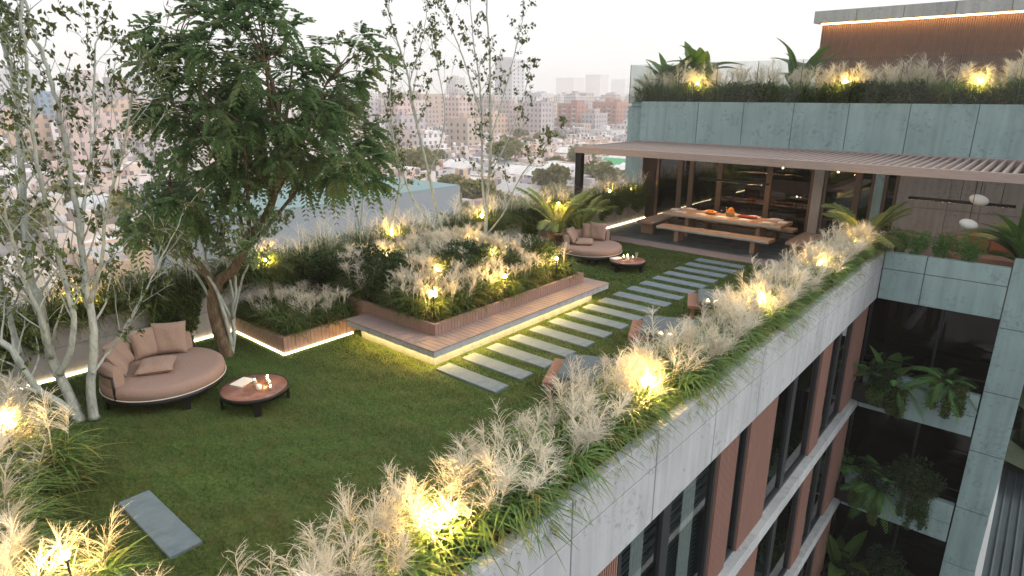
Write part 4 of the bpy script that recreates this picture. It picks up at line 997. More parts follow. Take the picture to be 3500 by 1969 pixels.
palm((-10.85, 14.85, .44), 'big yellow-green palm lit from within beside the garden wall', 14, 1.32)
palm((-11.0, 16.2, .2), 'lower palm between the potted palm and the dark ivy', 9, 1.2)
pot((-3.35, 17.75, 0), .3, .5, 'dark pot of the palm at the far end of the parapet', METAL)
palm((-3.45, 17.75, .62), 'yellow-green palm rising over the far end of the parapet grass', 12, 1.35)
def banana_leaf(L, w, droop, seed):
    n, mm = 16, 6; t = np.linspace(0, 1, n); r_ = np.random.default_rng(seed); P = []
    R = np.stack([L*(.25*t+droop*.5*t*t), 0*t, L*(t*.98-droop*.55*t**2)], -1)
    for i in range(n):
        ww = w*max(.02, math.sin(math.pi*min(1, max(0, (t[i]-.16)/.84))**.75))**.75 if t[i] > .16 else .012
        ww *= (1-.10*r_.random()); row = []
        for j in range(-mm//2, mm//2+1):
            u = j/(mm/2); row.append(R[i]+np.array([0.0, u*ww*.5, 0])+np.array([-.35, 0, .2])*abs(u)*ww*.4)
        P.append(row)
    b = MB(); b.grid(P); b.tube(R, list(np.linspace(.016, .004, n)), 5, mi=1); return b.mesh('leaf', [BANANA, STEMG])
BL = [banana_leaf(1.25, .36, d_, i) for i, d_ in enumerate((.15, .5, .8, 1.1))]
def banana(loc, label, n, sc, spread=1.0, hz=0.):
    T = thing('banana_plant', label, 'banana plant', loc, RG.uniform(0, 6))
    for i in range(n):
        o = link('leaf', BL[i % 4], T); s = sc*RG.uniform(.7, 1.1); o.scale = (s, s, s); az = i*2.399
        o.location = (.06*spread*math.cos(az)*RG.uniform(0, 2), .06*spread*math.sin(az)*RG.uniform(0, 2), hz*RG.uniform(0, 1)); o.rotation_euler = (RG.uniform(-.1, .1), RG.uniform(-.08, .2)*spread, az)
    return T
p = gy(1690*D, 150*D, 22.8); banana((p[0], 22.8, 4.1), 'leftmost banana plant above the glass balustrade', 18, 1.35, 1.2, .8)
p = gy(1765*D, 150*D, 23.2); banana((p[0], 23.2, 4.1), 'tall banana plant right beside the leftmost one on the upper terrace', 20, 1.5, 1.2, .9)
p = gy(1640*D, 150*D, 22.2); banana((p[0], 22.4, 4.1), 'small banana plant at the left end of the glass balustrade', 10, 1.0, 1.2, .7)
p = gy(2022*D, 150*D, 24.2); banana((p[0], 24.2, 4.1), 'banana plant at the left corner of the timber pavilion', 20, 1.45, 1.2, .9)
p = gy(2590*D, 640*D, 18.3); banana((p[0], 18.3, .45), 'big glossy banana plant at the right end of the return wall', 22, 1.45, 1.6, .6)
p = gy(2640*D, 640*D, 19.2); banana((p[0], 19.2, .02), 'banana plant behind the big glossy one on the right terrace', 9, 1.5, 1.5)
# balcony planters on three floors
def hang(loc, w, depth, n, label, mat=VINE, size=.05):
    n = int(n*1.9); size *= 1.1
    lob = max(3, int(w*9)); cx = U(-w/2, w/2, lob); dl = U(.4, 1, lob)*depth; j = RG.integers(0, lob, n); s = U(0, 1, n)
    C = np.stack([cx[j]+RG.normal(0, .045, n), -.12-.28*np.minimum(s*3, 1)+RG.normal(0, .04, n), .1*(1-s*6).clip(0)-dl[j]*s+.05], -1)
    T = thing('trailing_plant', label, 'trailing plant', loc); link('foliage', fast_mesh('foliage', leaf_quads(C, np.tile([0, -.5, -.8], (n, 1)), size, .75, .5), 4, mat), T)
    b = MB()
    for x_, d_ in zip(cx, dl): b.tube([(x_, 0, .05), (x_, -.25, 0), (x_, -.3, -d_*.9)], .005, 5)
    b.build('stem', BARKB, T, world=False)
fl_n = ['top', 'middle', 'lowest']
for i, dz in enumerate((0, -2.97, -5.94)):
    zt = -2.68+dz; f = fl_n[i]
    BXp = thing('balcony_planter', f'dark metal planter box on the {f} visible balcony', 'planter', (-2.42, 17.35, zt-.5))
    b = MB(); b.box(-2.96, -1.84, 17.06, 17.62, zt-.5, zt-.44); 
    for a in ((-2.96, -1.84, 17.06, 17.1), (-2.96, -1.84, 17.58, 17.62), (-2.96, -2.92, 17.1, 17.58), (-1.88, -1.84, 17.1, 17.58)): b.box(a[0], a[1], a[2], a[3], zt-.44, zt)
    b.build('box', METAL, BXp); b = MB(); b.box(-2.92, -1.88, 17.1, 17.58, zt-.44, zt-.05); b.build('soil', SOIL, BXp)
    palm((-2.75, 17.4, zt-.05), f'fern palm at the left end of the {f} balcony planter', 9, 1.05, meshes=BF) if i < 2 else banana((-2.6, 17.4, zt-.05), 'broad-leaved plant at the left end of the lowest balcony planter', 9, 1.25)
    if i == 0: banana((-2.25, 17.45, zt-.05), 'broad pale banana leaf plant in the top balcony planter', 4, 1.1)
    if i == 1: palm((-1.75, 17.6, zt-.05), 'feathery palm in the middle of the middle balcony', 11, 1.15, meshes=BF)
    palm((-1.98, 17.28, zt+.05), f'bright arching fern in the {f} balcony planter', 16, 1.15, meshes=FF, name='fern', cat='fern')
    plant_shrub(-2.35, 17.3, zt-.1, f'leafy shrub in the {f} balcony planter', 1.35)
    hang((-2.35, 17.2, zt), .4, .5, 900, f'trailing vine at the left of the {f} balcony planter')
    hang((-1.95, 17.15, zt), .25, .85, 1500, f'dense yellow-green trailing plant over the {f} balcony planter')
    if i == 0:
        palm((-1.05, 17.36, -2.28), 'bright arching fern on the top balcony ledge, right of the planter', 16, 1.15, meshes=FF, name='fern', cat='fern')
        hang((-.85, 17.33, -2.3), .3, .8, 1500, 'dense trailing plant on the right of the top balcony ledge'); hang((-1.35, 17.33, -2.3), .3, .6, 500, 'thin trailing vine in the middle of the top balcony ledge')
        plant_shrub(-1.0, 17.45, -2.36, 'leafy shrub under the fern on the top balcony ledge', .7)
    else:
        for k, (x, s) in enumerate(((-1.45, 1.7), (-1.1, 1.4))):
            plant_shrub(x, 17.35, zt+.3-.1, f'dark bushy shrub on the {f} balcony ledge, {("left", "right")[k]} of two', s)
        hang((-1.25, 17.3, zt+.35), .9, .95, 2400, f'small-leaved trailing plant over the {f} balcony ledge', SHRUB, .04)
# ------------------------------------------------------------------ trees
def smooth_line(P, k=6, wob=.0):
    P = np.asarray(P, float); n = len(P); out = []
    for i in range(n-1):
        p0, p1, p2, p3 = P[max(i-1, 0)], P[i], P[i+1], P[min(i+2, n-1)]
        for j in range(k):
            t = j/k; out.append(.5*((2*p1)+(-p0+p2)*t+(2*p0-5*p1+4*p2-p3)*t*t+(-p0+3*p1-3*p2+p3)*t**3))
    out.append(P[-1]); out = np.array(out)
    return out+RG.normal(0, wob, out.shape)*np.linspace(0, 1, len(out))[:, None] if wob else out
def px_line(pts, dep, offs=0.0, d=True):
    n = len(pts); k = D if d else 1.0
    return np.array([gd(x*k, y*k, dep+offs*(i/(n-1))) for i, (x, y) in enumerate(pts)])
def grow(stems, nbr, blen, ntw, leaves_per, lsize, t0=.25, up=.75, lmin=.3, spread=.9, fade=1.0):
    """side branches and twigs; returns (branch MB, leaf centres, leaf directions)"""
    b = MB(); C = []; Dv = []
    for P, r0, r1 in stems:
        L = np.linalg.norm(np.diff(P, axis=0), axis=1).sum(); n = max(3, int(nbr*L))
        for i in range(n):
            s = t0+(1-t0)*(i+RG.uniform(0, 1))/n; k = s*(len(P)-1); a = int(min(k, len(P)-2)); p = P[a]+(P[a+1]-P[a])*(k-a)
            tg_ = P[a+1]-P[a]; tg_ /= np.linalg.norm(tg_)+1e-9; az = RG.uniform(0, 6.283)
            d0 = tg_*up+np.array([math.cos(az), math.sin(az), .1])*spread*RG.uniform(.4, 1); d0 /= np.linalg.norm(d0)
            l = blen*(1.15-s*.75)*RG.uniform(.55, 1.1); q = [p]; dcur = d0.copy()
            for j in range(5): dcur = dcur+RG.normal(0, .13, 3)+np.array([0, 0, .06]); dcur /= np.linalg.norm(dcur); q.append(q[-1]+dcur*l/5)
            rb = max(.004, (r0+(r1-r0)*s)*.38); b.tube(q, list(np.linspace(rb, .0025, 6)), 5, cap=False)
            for w_ in range(ntw):
                u = RG.uniform(lmin, 1)*5; a2 = int(min(u, 4)); pp = q[a2]+(q[a2+1]-q[a2])*(u-a2)
                dd = (q[a2+1]-q[a2]); dd /= np.linalg.norm(dd); dd = dd*.6+RG.normal(0, .5, 3)+np.array([0, 0, .1]); dd /= np.linalg.norm(dd)
                tl = l*.35*RG.uniform(.5, 1.1); e = pp+dd*tl+np.array([0, 0, -.12])*tl; b.tube([pp, (pp+e)/2+np.array([0, 0, .03])*tl, e], [.004, .003, .0015], 4, cap=False)
                m_ = RG.poisson(leaves_per); v = RG.uniform(.25, 1.05, m_)
                C.append(pp+(e-pp)*v[:, None]+RG.normal(0, .025, (m_, 3))); Dv.append(np.tile(dd*.4+np.array([0, 0, -.75]), (m_, 1)))
    return b, np.concatenate(C), np.concatenate(Dv)
def leafy_tree(name, label, cat, base, stems, mats, **kw):
    T = thing(name, label, cat, tuple(base)); ls = kw.pop('lsize')
    for P, r0, r1 in stems:
        b = MB(); n = len(P); rr = [r0+(r1-r0)*(i/(n-1))**.8 for i in range(n)]; rr[0] *= 1.25
        b.tube(P, rr, 9); b.build('trunk', mats[0], T)
    b, C, Dv = grow(stems, lsize=ls, **kw); b.build('branching', mats[0], T)
    link('crown', fast_mesh('crown', leaf_quads(C-np.array(base), Dv, ls, .55, .45), 4, mats[1]), T); return T
dep = lambda x, y: x*FH[0]+y*FH[1]
# slender white-barked trees at the left
d1 = dep(-9.58, 2.15)
def ST_(pts, off, r0, r1, d0=d1, dd=True): return (smooth_line(px_line(pts, d0, off, dd), 6, .012), r0, r1)
b1 = gz(205*D, 1060*D, 0)
leafy_tree('white_barked_tree', 'slender multi-stemmed white-barked tree left of the near daybed', 'tree', b1, [
    ST_([(205, 1062), (150, 1015), (93, 977), (29, 883), (-60, 800), (-120, 640)], -.4, .062, .03),
    ST_([(203, 1060), (163, 972), (128, 899), (99, 760), (76, 700), (58, 508), (48, 305), (30, 177), (0, 76), (-20, -60)], .5, .075, .02),
    ST_([(150, 940), (178, 880), (185, 790), (160, 700), (125, 560), (95, 420), (80, 250), (60, 100), (50, -40)], -.3, .045, .014),
    ST_([(60, 930), (20, 780), (-20, 600), (-30, 400), (-10, 200)], .8, .045, .015),
    ST_([(128, 899), (110, 820), (60, 700), (20, 560), (-20, 420)], -.8, .035, .012)],
    (BARKW, LEAFB), nbr=5.0, blen=1.35, ntw=5, leaves_per=4.6, lsize=.082, t0=.22)
b1 = gz(236*D, 1052*D, 0)
leafy_tree('white_barked_tree', 'white-barked tree with one straight main stem hard against the near daybed', 'tree', b1, [
    ST_([(236, 1052), (228, 972), (236, 883), (231, 785), (219, 736), (200, 584), (177, 431), (147, 280), (112, 152), (86, 76), (56, -30)], .3, .066, .014),
    ST_([(233, 940), (262, 900), (300, 850), (363, 736), (420, 620), (470, 520)], .9, .022, .006),
    ST_([(225, 760), (255, 660), (270, 520), (310, 380), (335, 230), (370, 120)], -.7, .028, .007),
    ST_([(205, 600), (215, 480), (240, 330), (235, 180), (250, 60)], .6, .026, .007)],
    (BARKW, LEAFB), nbr=5.2, blen=1.25, ntw=5, leaves_per=4.8, lsize=.082, t0=.25)
# thin multi-stem beside the dark tree
d2 = dep(-10.3, 4.6); b2 = gz(792, 1207, 0)
leafy_tree('white_barked_tree', 'thin grey multi-stemmed tree growing beside the trunk of the dark green tree', 'tree', b2, [
    ST_([(583, 888), (590, 840), (585, 790), (592, 700), (560, 620), (520, 560), (470, 470)], .3, .04, .008, d2), ST_([(583, 888), (575, 830), (540, 720), (480, 650), (420, 560), (360, 520)], -.4, .038, .008, d2),
    ST_([(585, 870), (588, 760), (570, 660), (565, 560), (575, 470)], .8, .03, .007, d2), ST_([(580, 800), (530, 690), (500, 580), (450, 500), (400, 430)], .7, .028, .007, d2), ST_([(586, 800), (610, 700), (640, 640), (665, 560)], -.6, .025, .006, d2),
    ST_([(575, 850), (500, 700), (440, 640), (380, 600), (330, 580)], .2, .028, .007, d2)],
    (BARKW, LEAFD), nbr=8, blen=1.05, ntw=6, leaves_per=6, lsize=.085, t0=.5)
# leaning dark green tree
d3 = dep(-10.2, 4.48)+.1; b3 = gz(777, 1225, 0)
DTm = thing('dark_green_tree', 'leaning brown-trunked tree with a dense dark green feathery crown', 'tree', tuple(b3))
main = ST_([(572, 902), (560, 858), (545, 805), (538, 770), (541, 735), (552, 706), (587, 678), (611, 640), (632, 590), (665, 551), (692, 479), (703, 411), (706, 331), (690, 240), (670, 150)], 0, 0, 0, d3, True)[0]
second = ST_([(541, 738), (520, 690), (472, 635), (441, 574), (420, 520), (430, 440)], -.5, 0, 0, d3)[0]
bb = MB(); n = len(main); bb.tube(main, list(np.linspace(.125, .03, n)), 10); bb.build('trunk', BARKB, DTm)
bb = MB(); bb.tube(second, list(np.linspace(.065, .02, len(second))), 8); bb.build('trunk', BARKB, DTm)
cc = gd(648*D, 238*D, d3+.3); cl = []
while len(cl) < 195:
    v = RG.uniform(-1, 1, 3)
    if .25 < np.linalg.norm(v) < 1:
        zz = v[2]*1.58; w_ = 1.78*(1-.18*max(0, v[2]))
        e = cc+np.array([RGT[0], RGT[1], 0])*v[0]*w_+FH*v[1]*1.5+np.array([0, 0, zz]); X_, Y_, _ = proj(e)
        if X_ < 440*D and Y_ > 330*D: continue
        cl.append(e)
for q, m_ in (((470, 520), 10), ((430, 560), 8), ((520, 500), 8), ((880, 420), 6), ((920, 380), 4), ((840, 440), 5), ((400, 120), 3), ((380, 90), 2), ((900, 120), 5)):
    for _ in range(m_): cl.append(gd(q[0]*D, q[1]*D, d3+RG.uniform(-.8, .8))+RG.normal(0, .16, 3))
bb = MB(); FQ = []; limbs = []
for k in range(13):
    s = main[int(len(main)*(.5+.38*k/13))]; v = RG.normal(0, 1, 3); v[2] = abs(v[2])*.6; v /= np.linalg.norm(v); e = cc+np.array([RGT[0], RGT[1], 0])*1.1*math.cos(k*2.4)+FH*math.sin(k*2.4)*.9+np.array([0, 0, -.7+1.5*k/13])
    ln = smooth_line([s, (s+e)/2+np.array([0, 0, -.08]), e], 6); limbs.append(ln); bb.tube(ln, list(np.linspace(.04, .012, len(ln))), 6, cap=False)
limbs += [main[int(len(main)*.5):], second[len(second)//2:]]; LP_ = np.concatenate(limbs)
for e in cl:
    s = LP_[np.argmin(((LP_-e)**2).sum(1)+.15*RG.random(len(LP_)))]
    mid = (s+e)/2+RG.normal(0, .06, 3)+np.array([0, 0, .06]); ln = smooth_line([s, mid, e], 3); bb.tube(ln, list(np.linspace(.012, .003, len(ln))), 4, cap=False)
    ou = (e-cc); ou /= np.linalg.norm(ou)+1e-6
    for k in range(10):
        d0 = ou*.55+RG.normal(0, .6, 3)+np.array([0, 0, .15]); d0 /= np.linalg.norm(d0); Lf = RG.uniform(.26, .48); m_ = 9
        t = np.linspace(.12, 1, m_); rp = e+d0*Lf*t[:, None]+np.array([0, 0, -.42])*Lf*(t**2)[:, None]
        sd = np.cross(d0, [0, 0, 1.]); sd /= np.linalg.norm(sd)+1e-6; tg_ = np.gradient(rp, axis=0); tg_ /= np.linalg.norm(tg_, axis=1)[:, None]
        for sg in (1, -1):
            dl = tg_*.55+sg*sd*.85+np.array([0, 0, -.22])+RG.normal(0, .1, (m_, 3)); dl /= np.linalg.norm(dl, axis=1)[:, None]
            l = (.112*np.sin(np.pi*(.2+.72*t))**.5*RG.uniform(.85, 1.15, m_))[:, None]; wv = np.cross(dl, np.cross(dl, sd)+np.array([0, 0, 1.])); wv /= np.linalg.norm(wv, axis=1)[:, None]
            FQ.append(np.stack([rp, rp+dl*l*.45+wv*l*.27, rp+dl*l, rp+dl*l*.45-wv*l*.27], 1).reshape(-1, 3))
bb.build('branching', BARKB, DTm)
link('crown', fast_mesh('crown', np.concatenate(FQ)-b3, 4, LEAFD), DTm)
# slim birches rising from the large planter and the wall
kq = lambda L: [(x, y) for x, y in L]
ba = gz(1556, 883, .56); da = dep(ba[0], ba[1])
leafy_tree('slim_birch', 'slim leaning birch with bare white stems in the large planter, left of the straight one', 'tree', ba, [
    ST_(kq([(1562, 893), (1531, 849), (1492, 714), (1467, 600), (1433, 459), (1409, 338), (1390, 241), (1351, 121), (1317, 0), (1300, -80)]), .3, .05, .010, da, False),
    ST_(kq([(1540, 862), (1473, 767), (1415, 685), (1386, 617), (1345, 480), (1335, 330), (1345, 200)]), -.6, .038, .008, da, False),
    ST_(kq([(1433, 459), (1400, 300), (1440, 150), (1465, 0)]), .6, .02, .006, da, False), ST_(kq([(1467, 600), (1520, 420), (1500, 250), (1470, 120)]), -.5, .02, .006, da, False)],
    (BARKW, LEAFB), nbr=3.6, blen=1.0, ntw=4, leaves_per=5, lsize=.092, t0=.45)
ba = gz(1637, 873, .56); da = dep(ba[0], ba[1])
leafy_tree('slim_birch', 'slim straight birch with white stems in the large planter, rising out of the picture', 'tree', ba, [
    ST_(kq([(1637, 873), (1657, 811), (1661, 738), (1666, 666), (1675, 541), (1676, 400), (1675, 241), (1670, 121), (1660, -60)]), .2, .06, .014, da, False),
    ST_(kq([(1661, 738), (1648, 617), (1646, 400), (1640, 300), (1620, 150), (1600, -30)]), .5, .036, .009, da, False),
    ST_(kq([(1660, 805), (1714, 738), (1787, 593), (1860, 510), (1905, 440)]), -.4, .028, .006, da, False),
    ST_(kq([(1676, 480), (1720, 330), (1760, 180), (1790, 40)]), .4, .022, .006, da, False), ST_(kq([(1640, 380), (1590, 220), (1540, 90), (1490, 0)]), -.5, .022, .006, da, False),
    ST_(kq([(1672, 600), (1740, 470), (1790, 330), (1815, 220)]), .8, .02, .006, da, False)],
    (BARKW, LEAFB), nbr=3.6, blen=1.05, ntw=4, leaves_per=5, lsize=.092, t0=.35)
p = gx(1241, 820, -11.75); da = dep(p[0], p[1])
leafy_tree('slim_birch', 'thin birch behind the large planter, nearest the dark green crown', 'tree', (p[0], p[1], .74), [
    ST_(kq([(1241, 835), (1227, 757), (1212, 690), (1202, 617), (1198, 560), (1180, 400), (1160, 250), (1140, 150)]), .2, .04, .008, da, False), ST_(kq([(1232, 790), (1240, 700), (1238, 600), (1225, 450), (1215, 300), (1225, 180)]), .4, .03, .007, da, False)],
    (BARKW, LEAFB), nbr=4, blen=.9, ntw=5, leaves_per=5, lsize=.085, t0=.3)
p = gx(1328, 825, -11.75); da = dep(p[0], p[1])
leafy_tree('slim_birch', 'thin birch behind the large planter, left of the leaning birch', 'tree', (p[0], p[1], .74), [
    ST_(kq([(1328, 832), (1347, 738), (1367, 617), (1350, 535), (1330, 420), (1310, 330)]), .2, .038, .008, da, False), ST_(kq([(1328, 832), (1310, 740), (1290, 640), (1275, 520), (1265, 420)]), .3, .03, .007, da, False)],
    (BARKW, LEAFB), nbr=4.5, blen=.85, ntw=5, leaves_per=5.5, lsize=.085, t0=.3)
# ------------------------------------------------------------------ lawn blades
n = 430000
X = U(-11.36, -3.88, n); Y = 1.25+(16.86-1.25)*U(0, 1, n)**1.35
ok = ~((X < -9.55) & (Y > 5.15) & (Y < 6.85)) & ~((X < -7.28) & (Y > 6.56) & (Y < 11.35))
sy = (Y-6.63) % .603; sy = np.minimum(sy, .603-sy)
ok &= ~((X > -7.17) & (X < -5.81) & (sy < .165) & (Y > 6.4) & (Y < 16.5)) & ~((np.abs(X+6.47) < .67) & (np.abs(Y-1.9) < .165))
X, Y = X[ok], Y[ok]; n = len(X); far = np.clip(Y/9, .6, 1.6)
az = U(0, 6.283, n); fld = np.zeros(n)
for f_ in (5, 9, 14, 23, 31): a_ = RG.uniform(0, 6.283); fld += np.sin(f_*(X*math.cos(a_)+Y*math.sin(a_))+RG.uniform(0, 6))
h = U(.016, .042, n)*np.clip(1+.2*fld, .5, 1.8); w = U(.003, .006, n)*far; ln = U(.2, 1.1, n)*h
A = np.stack([X-np.sin(az)*w, Y+np.cos(az)*w, np.zeros(n)], -1); B = np.stack([X+np.sin(az)*w, Y-np.cos(az)*w, np.zeros(n)], -1)
C = np.stack([X+np.cos(az)*ln, Y+np.sin(az)*ln, h], -1)
tag(link('lawn_grass', fast_mesh('lawn_grass', np.stack([A, B, C], 1).reshape(-1, 3), 3, LAWNB)), 'short clipped green grass covering the terrace lawn', 'grass', kind='stuff')
# ------------------------------------------------------------------ garden lamps
gm = MB(); gm.sphere((0, 0, 0), .027, 16, 12); gme = gm.mesh('globe', GLOBE)
smb = MB(); smb.tube([(0, 0, -.42), (0, 0, -.04)], .008, 8); smb.lathe([(.018, -.06), (.022, -.035), (1e-6, -.034)], 12); sme_ = smb.mesh('stake', METAL)
wl = ['at the bottom left, out among the wall grass', 'behind the white-barked trees on the garden wall', 'beside the leaning brown trunk on the garden wall', 'on the garden wall behind the middle of the large planter', 'on the garden wall behind the straight birch', 'inside the potted palm', 'on the garden wall left of the dining table', 'on the garden wall nearest the glass wall']
bl = ['at the left rear of the large planter', 'at the rear of the large planter beside the leaning birch', 'in the left middle of the large planter', 'right of the straight birch in the large planter', 'at the right middle of the large planter by the shrubs', 'in the front corner of the large planter', 'at the far right end of the large planter']
pl = ['in the nearest parapet grass, biggest and brightest', 'in the parapet grass beside the nearest lounge seat', 'in the near left corner grass at the bottom of the picture', 'in the grass at the left edge of the picture', 'in the parapet grass beyond the farthest lounge seat', 'in the parapet grass halfway to the far palm', 'in the parapet grass below the far palm']
ul = ['left lamp behind the glass balustrade', 'middle lamp behind the glass balustrade', 'right lamp behind the glass balustrade']
names = {'wall': wl, 'bed': bl, 'parapet': pl, 'upper': ul}; cnt = {}
for x, y, z, k in LAMPS:
    i = cnt.get(k, 0); cnt[k] = i+1; lab = names[k][i]; lab = ('glowing yellow '+lab) if k == 'upper' else 'glowing yellow globe lamp '+lab
    T = thing('garden_lamp', lab, 'garden lamp', (x, y, z)); g_ = link('globe', gme, T); link('stake', sme_, T)
    if k == 'wall' and y > 18: g_.scale = (.6, .6, .6)
    if k == 'bed': g_.scale = (.85, .85, .85)
# ================================================================== THE CITY BELOW
def make_city(name, windows):
    m, t, b = newmat(name); ob = t.nodes.new("ShaderNodeObjectInfo"); v = coords(t); col = ob.outputs['Color']
    c = mixc(t, ramp(t, noise(t, v, .35, 5, .65), [(.35, (0, 0, 0)), (.7, (.6, .6, .6))]), col, mixc(t, 1., col, (.68, .66, .66), 'MULTIPLY'))
    if windows:
        ge = t.nodes.new("ShaderNodeNewGeometry"); sx = t.nodes.new("ShaderNodeSeparateXYZ"); t.links.new(v, sx.inputs[0]); sn = t.nodes.new("ShaderNodeSeparateXYZ"); t.links.new(ge.outputs['Normal'], sn.inputs[0])
        def mth(op, a, b_=None):
            n = t.nodes.new("ShaderNodeMath"); n.operation = op
            for i, x in ((0, a), (1, b_)):
                if x is None: continue
                if isinstance(x, (int, float)): n.inputs[i].default_value = x
                else: t.links.new(x, n.inputs[i])
            return n.outputs[0]
        u = mth('FRACT', mth('DIVIDE', mth('ADD', mth('ADD', sx.outputs[0], sx.outputs[1]), 500.), 3.1)); w = mth('FRACT', mth('DIVIDE', mth('ADD', sx.outputs[2], 300.6), 3.0))
        k = mth('MULTIPLY', mth('MULTIPLY', mth('GREATER_THAN', u, .3), mth('LESS_THAN', u, .72)), mth('MULTIPLY', mth('GREATER_THAN', w, .3), mth('LESS_THAN', w, .8)))
        k = mth('MULTIPLY', k, mth('LESS_THAN', mth('ABSOLUTE', sn.outputs[2]), .5))
        wn = N(t, "ShaderNodeTexWhiteNoise"); 
        c = mixc(t, k, c, (.2, .19, .2))
    t.links.new(c, b.inputs['Base Color']); b.inputs['Roughness'].default_value = .9; b.inputs['Specular IOR Level'].default_value = .2; return m
CITYW = make_city('city_wall_windows', True); CITYP = make_city('city_wall_plain', False)
def rooftop(name, col): return plain(name, col, .95, sc=.5, var=.3)
ROOFS = [rooftop('roof_white', (.74, .72, .72)), rooftop('roof_grey', (.5, .49, .5)), rooftop('roof_terracotta', (.48, .28, .22)), rooftop('roof_pink', (.66, .53, .49)), rooftop('roof_silver', (.62, .64, .68))]
ROOFN = ['white', 'grey', 'terracotta', 'pinkish', 'silver']
WINM = plain('dark_window', (.09, .095, .11), .3)
wb = MB(); wb.box(-.6, .6, -.08, .03, 0, 1.4); WIN_ME = wb.mesh('window', WINM)
wb = MB(); wb.box(-1.6, 1.6, -1.1, .02, 0, .12); wb.box(-1.6, 1.6, -1.1, -1.0, .12, 1.0); BAL_ME = wb.mesh('balcony', plain('balcony_front', (.55, .52, .52), .9))
rc = random.Random(5)
PAL0 = [((.70, .68, .68), 'white'), ((.64, .60, .59), 'pale grey'), ((.62, .53, .47), 'cream'), ((.57, .44, .40), 'pink'), ((.45, .41, .43), 'mauve grey'), ((.60, .55, .52), 'off-white'), ((.55, .40, .30), 'ochre')]
PAL = [(tuple(min(.86, x*1.22) for x in c_), n_) for c_, n_ in PAL0]
def bmesh_building(w, d, h, roof, rim=.5, hut=True, gable=False, seed=0, mat=None):
    r_ = random.Random(seed); b = MB(); hw, hd = w/2, d/2
    b.box(-hw, hw, -hd, hd, 0, h, 0)
    if gable:
        b.add([(-hw-.3, -hd-.3, h+.02), (hw+.3, -hd-.3, h+.02), (hw+.3, hd+.3, h+.02), (-hw-.3, hd+.3, h+.02), (-hw-.3, 0, h+w*.13+.6), (hw+.3, 0, h+w*.13+.6)], [(0, 1, 5, 4), (2, 3, 4, 5), (1, 2, 5), (3, 0, 4)], 1)
    else:
        if h < 11:
            for _ in range(r_.randint(1, 3)):
                sx, sy = r_.choice((-1, 1)), r_.choice((-1, 1)); a, c_ = sx*hw*r_.uniform(.55, 1.05), sy*hd*r_.uniform(.55, 1.05); s1, s2, hh = r_.uniform(1.6, 3.4), r_.uniform(1.6, 3.4), h*r_.uniform(.45, 1.35)
                b.box(a-s1, a+s1, c_-s2, c_+s2, 0, hh, 0); b.box(a-s1+.2, a+s1-.2, c_-s2+.2, c_+s2-.2, hh+.01, hh+.06, 1)
        b.box(-hw+.25, hw-.25, -hd+.25, hd-.25, h+.01, h+.06, 1)
        for a in ((-hw, hw, -hd, -hd+.24), (-hw, hw, hd-.24, hd), (-hw, -hw+.24, -hd+.245, hd-.245), (hw-.24, hw, -hd+.245, hd-.245)): b.box(a[0], a[1], a[2], a[3], h+.005, h+rim, 0)
        if hut:
            for _ in range(r_.randint(1, 3)):
                a, c_ = r_.uniform(-.3, .3)*w, r_.uniform(-.3, .3)*d; s = r_.uniform(.08, .17)*w; b.box(a-s, a+s, c_-s*.8, c_+s*.8, h+.07, h+r_.uniform(1.6, 3.2), 0)
            if r_.random() < .5: a, c_ = r_.uniform(-.3, .3)*w, r_.uniform(-.3, .3)*d; b.lathe([(.7, h+1.2), (.7, h+2.6), (.2, h+2.9), (1e-6, h+2.9)], 10, (a, c_, 0), 1); b.box(a-.1, a+.1, c_-.1, c_+.1, h+.05, h+1.25, 0)
        for _ in range(r_.randint(0, 2)): a, c_ = r_.uniform(-.35, .35)*w, r_.uniform(-.35, .35)*d; b.tube([(a, c_, h), (a, c_, h+r_.uniform(2, 4.5))], .06, 4, 0)
    return b
def city_building(x, y, w, d, h, col, roof, label, group, hero=None, gable=False, rz=0, seed=0):
    mats = [CITYP if hero else CITYW, ROOFS[roof]]
    if not hero:
        o = bmesh_building(w, d, h, roof, gable=gable, seed=seed).build('city_building', mats); o.location = (x, y, GROUND_Z); o.rotation_euler = (0, 0, rz); o.color = (*col, 1); tag(o, label, 'building', group); return o
    T = thing('city_building', label, 'building', (x, y, GROUND_Z), rz, group); o = bmesh_building(w, d, h, roof, gable=gable, seed=seed).build('wall', mats, T, world=False); o.color = (*col, 1)
    cnt_ = 0
    fl = int(h/3.0); bal = hero.get('bal', 0)
    for side, L, off in (('x', d, w/2), ('y', w, d/2)):
        n = max(1, int(L/hero.get('pitch', 3.2)))
        for f in range(fl):
            for i in range(n):
                if cnt_ >= 98: break
                u = -L/2+L*(i+.5)/n; z = f*3.0+1.0
                if h-z < 1.8: continue
                q = link('window', WIN_ME, T); s = hero.get('ws', 1.)
                q.scale = (s, 1, s); 
                if side == 'y': q.location = (u, -off, z); 
                else: q.location = (off, u, z); q.rotation_euler = (0, 0, rad(90))
                cnt_ += 1
                if bal and side == 'y' and i % 2 == bal % 2 and f > 0:
                    q = link('balcony', BAL_ME, T); q.location = (u, -off, z-.6)
    return T
taken = []
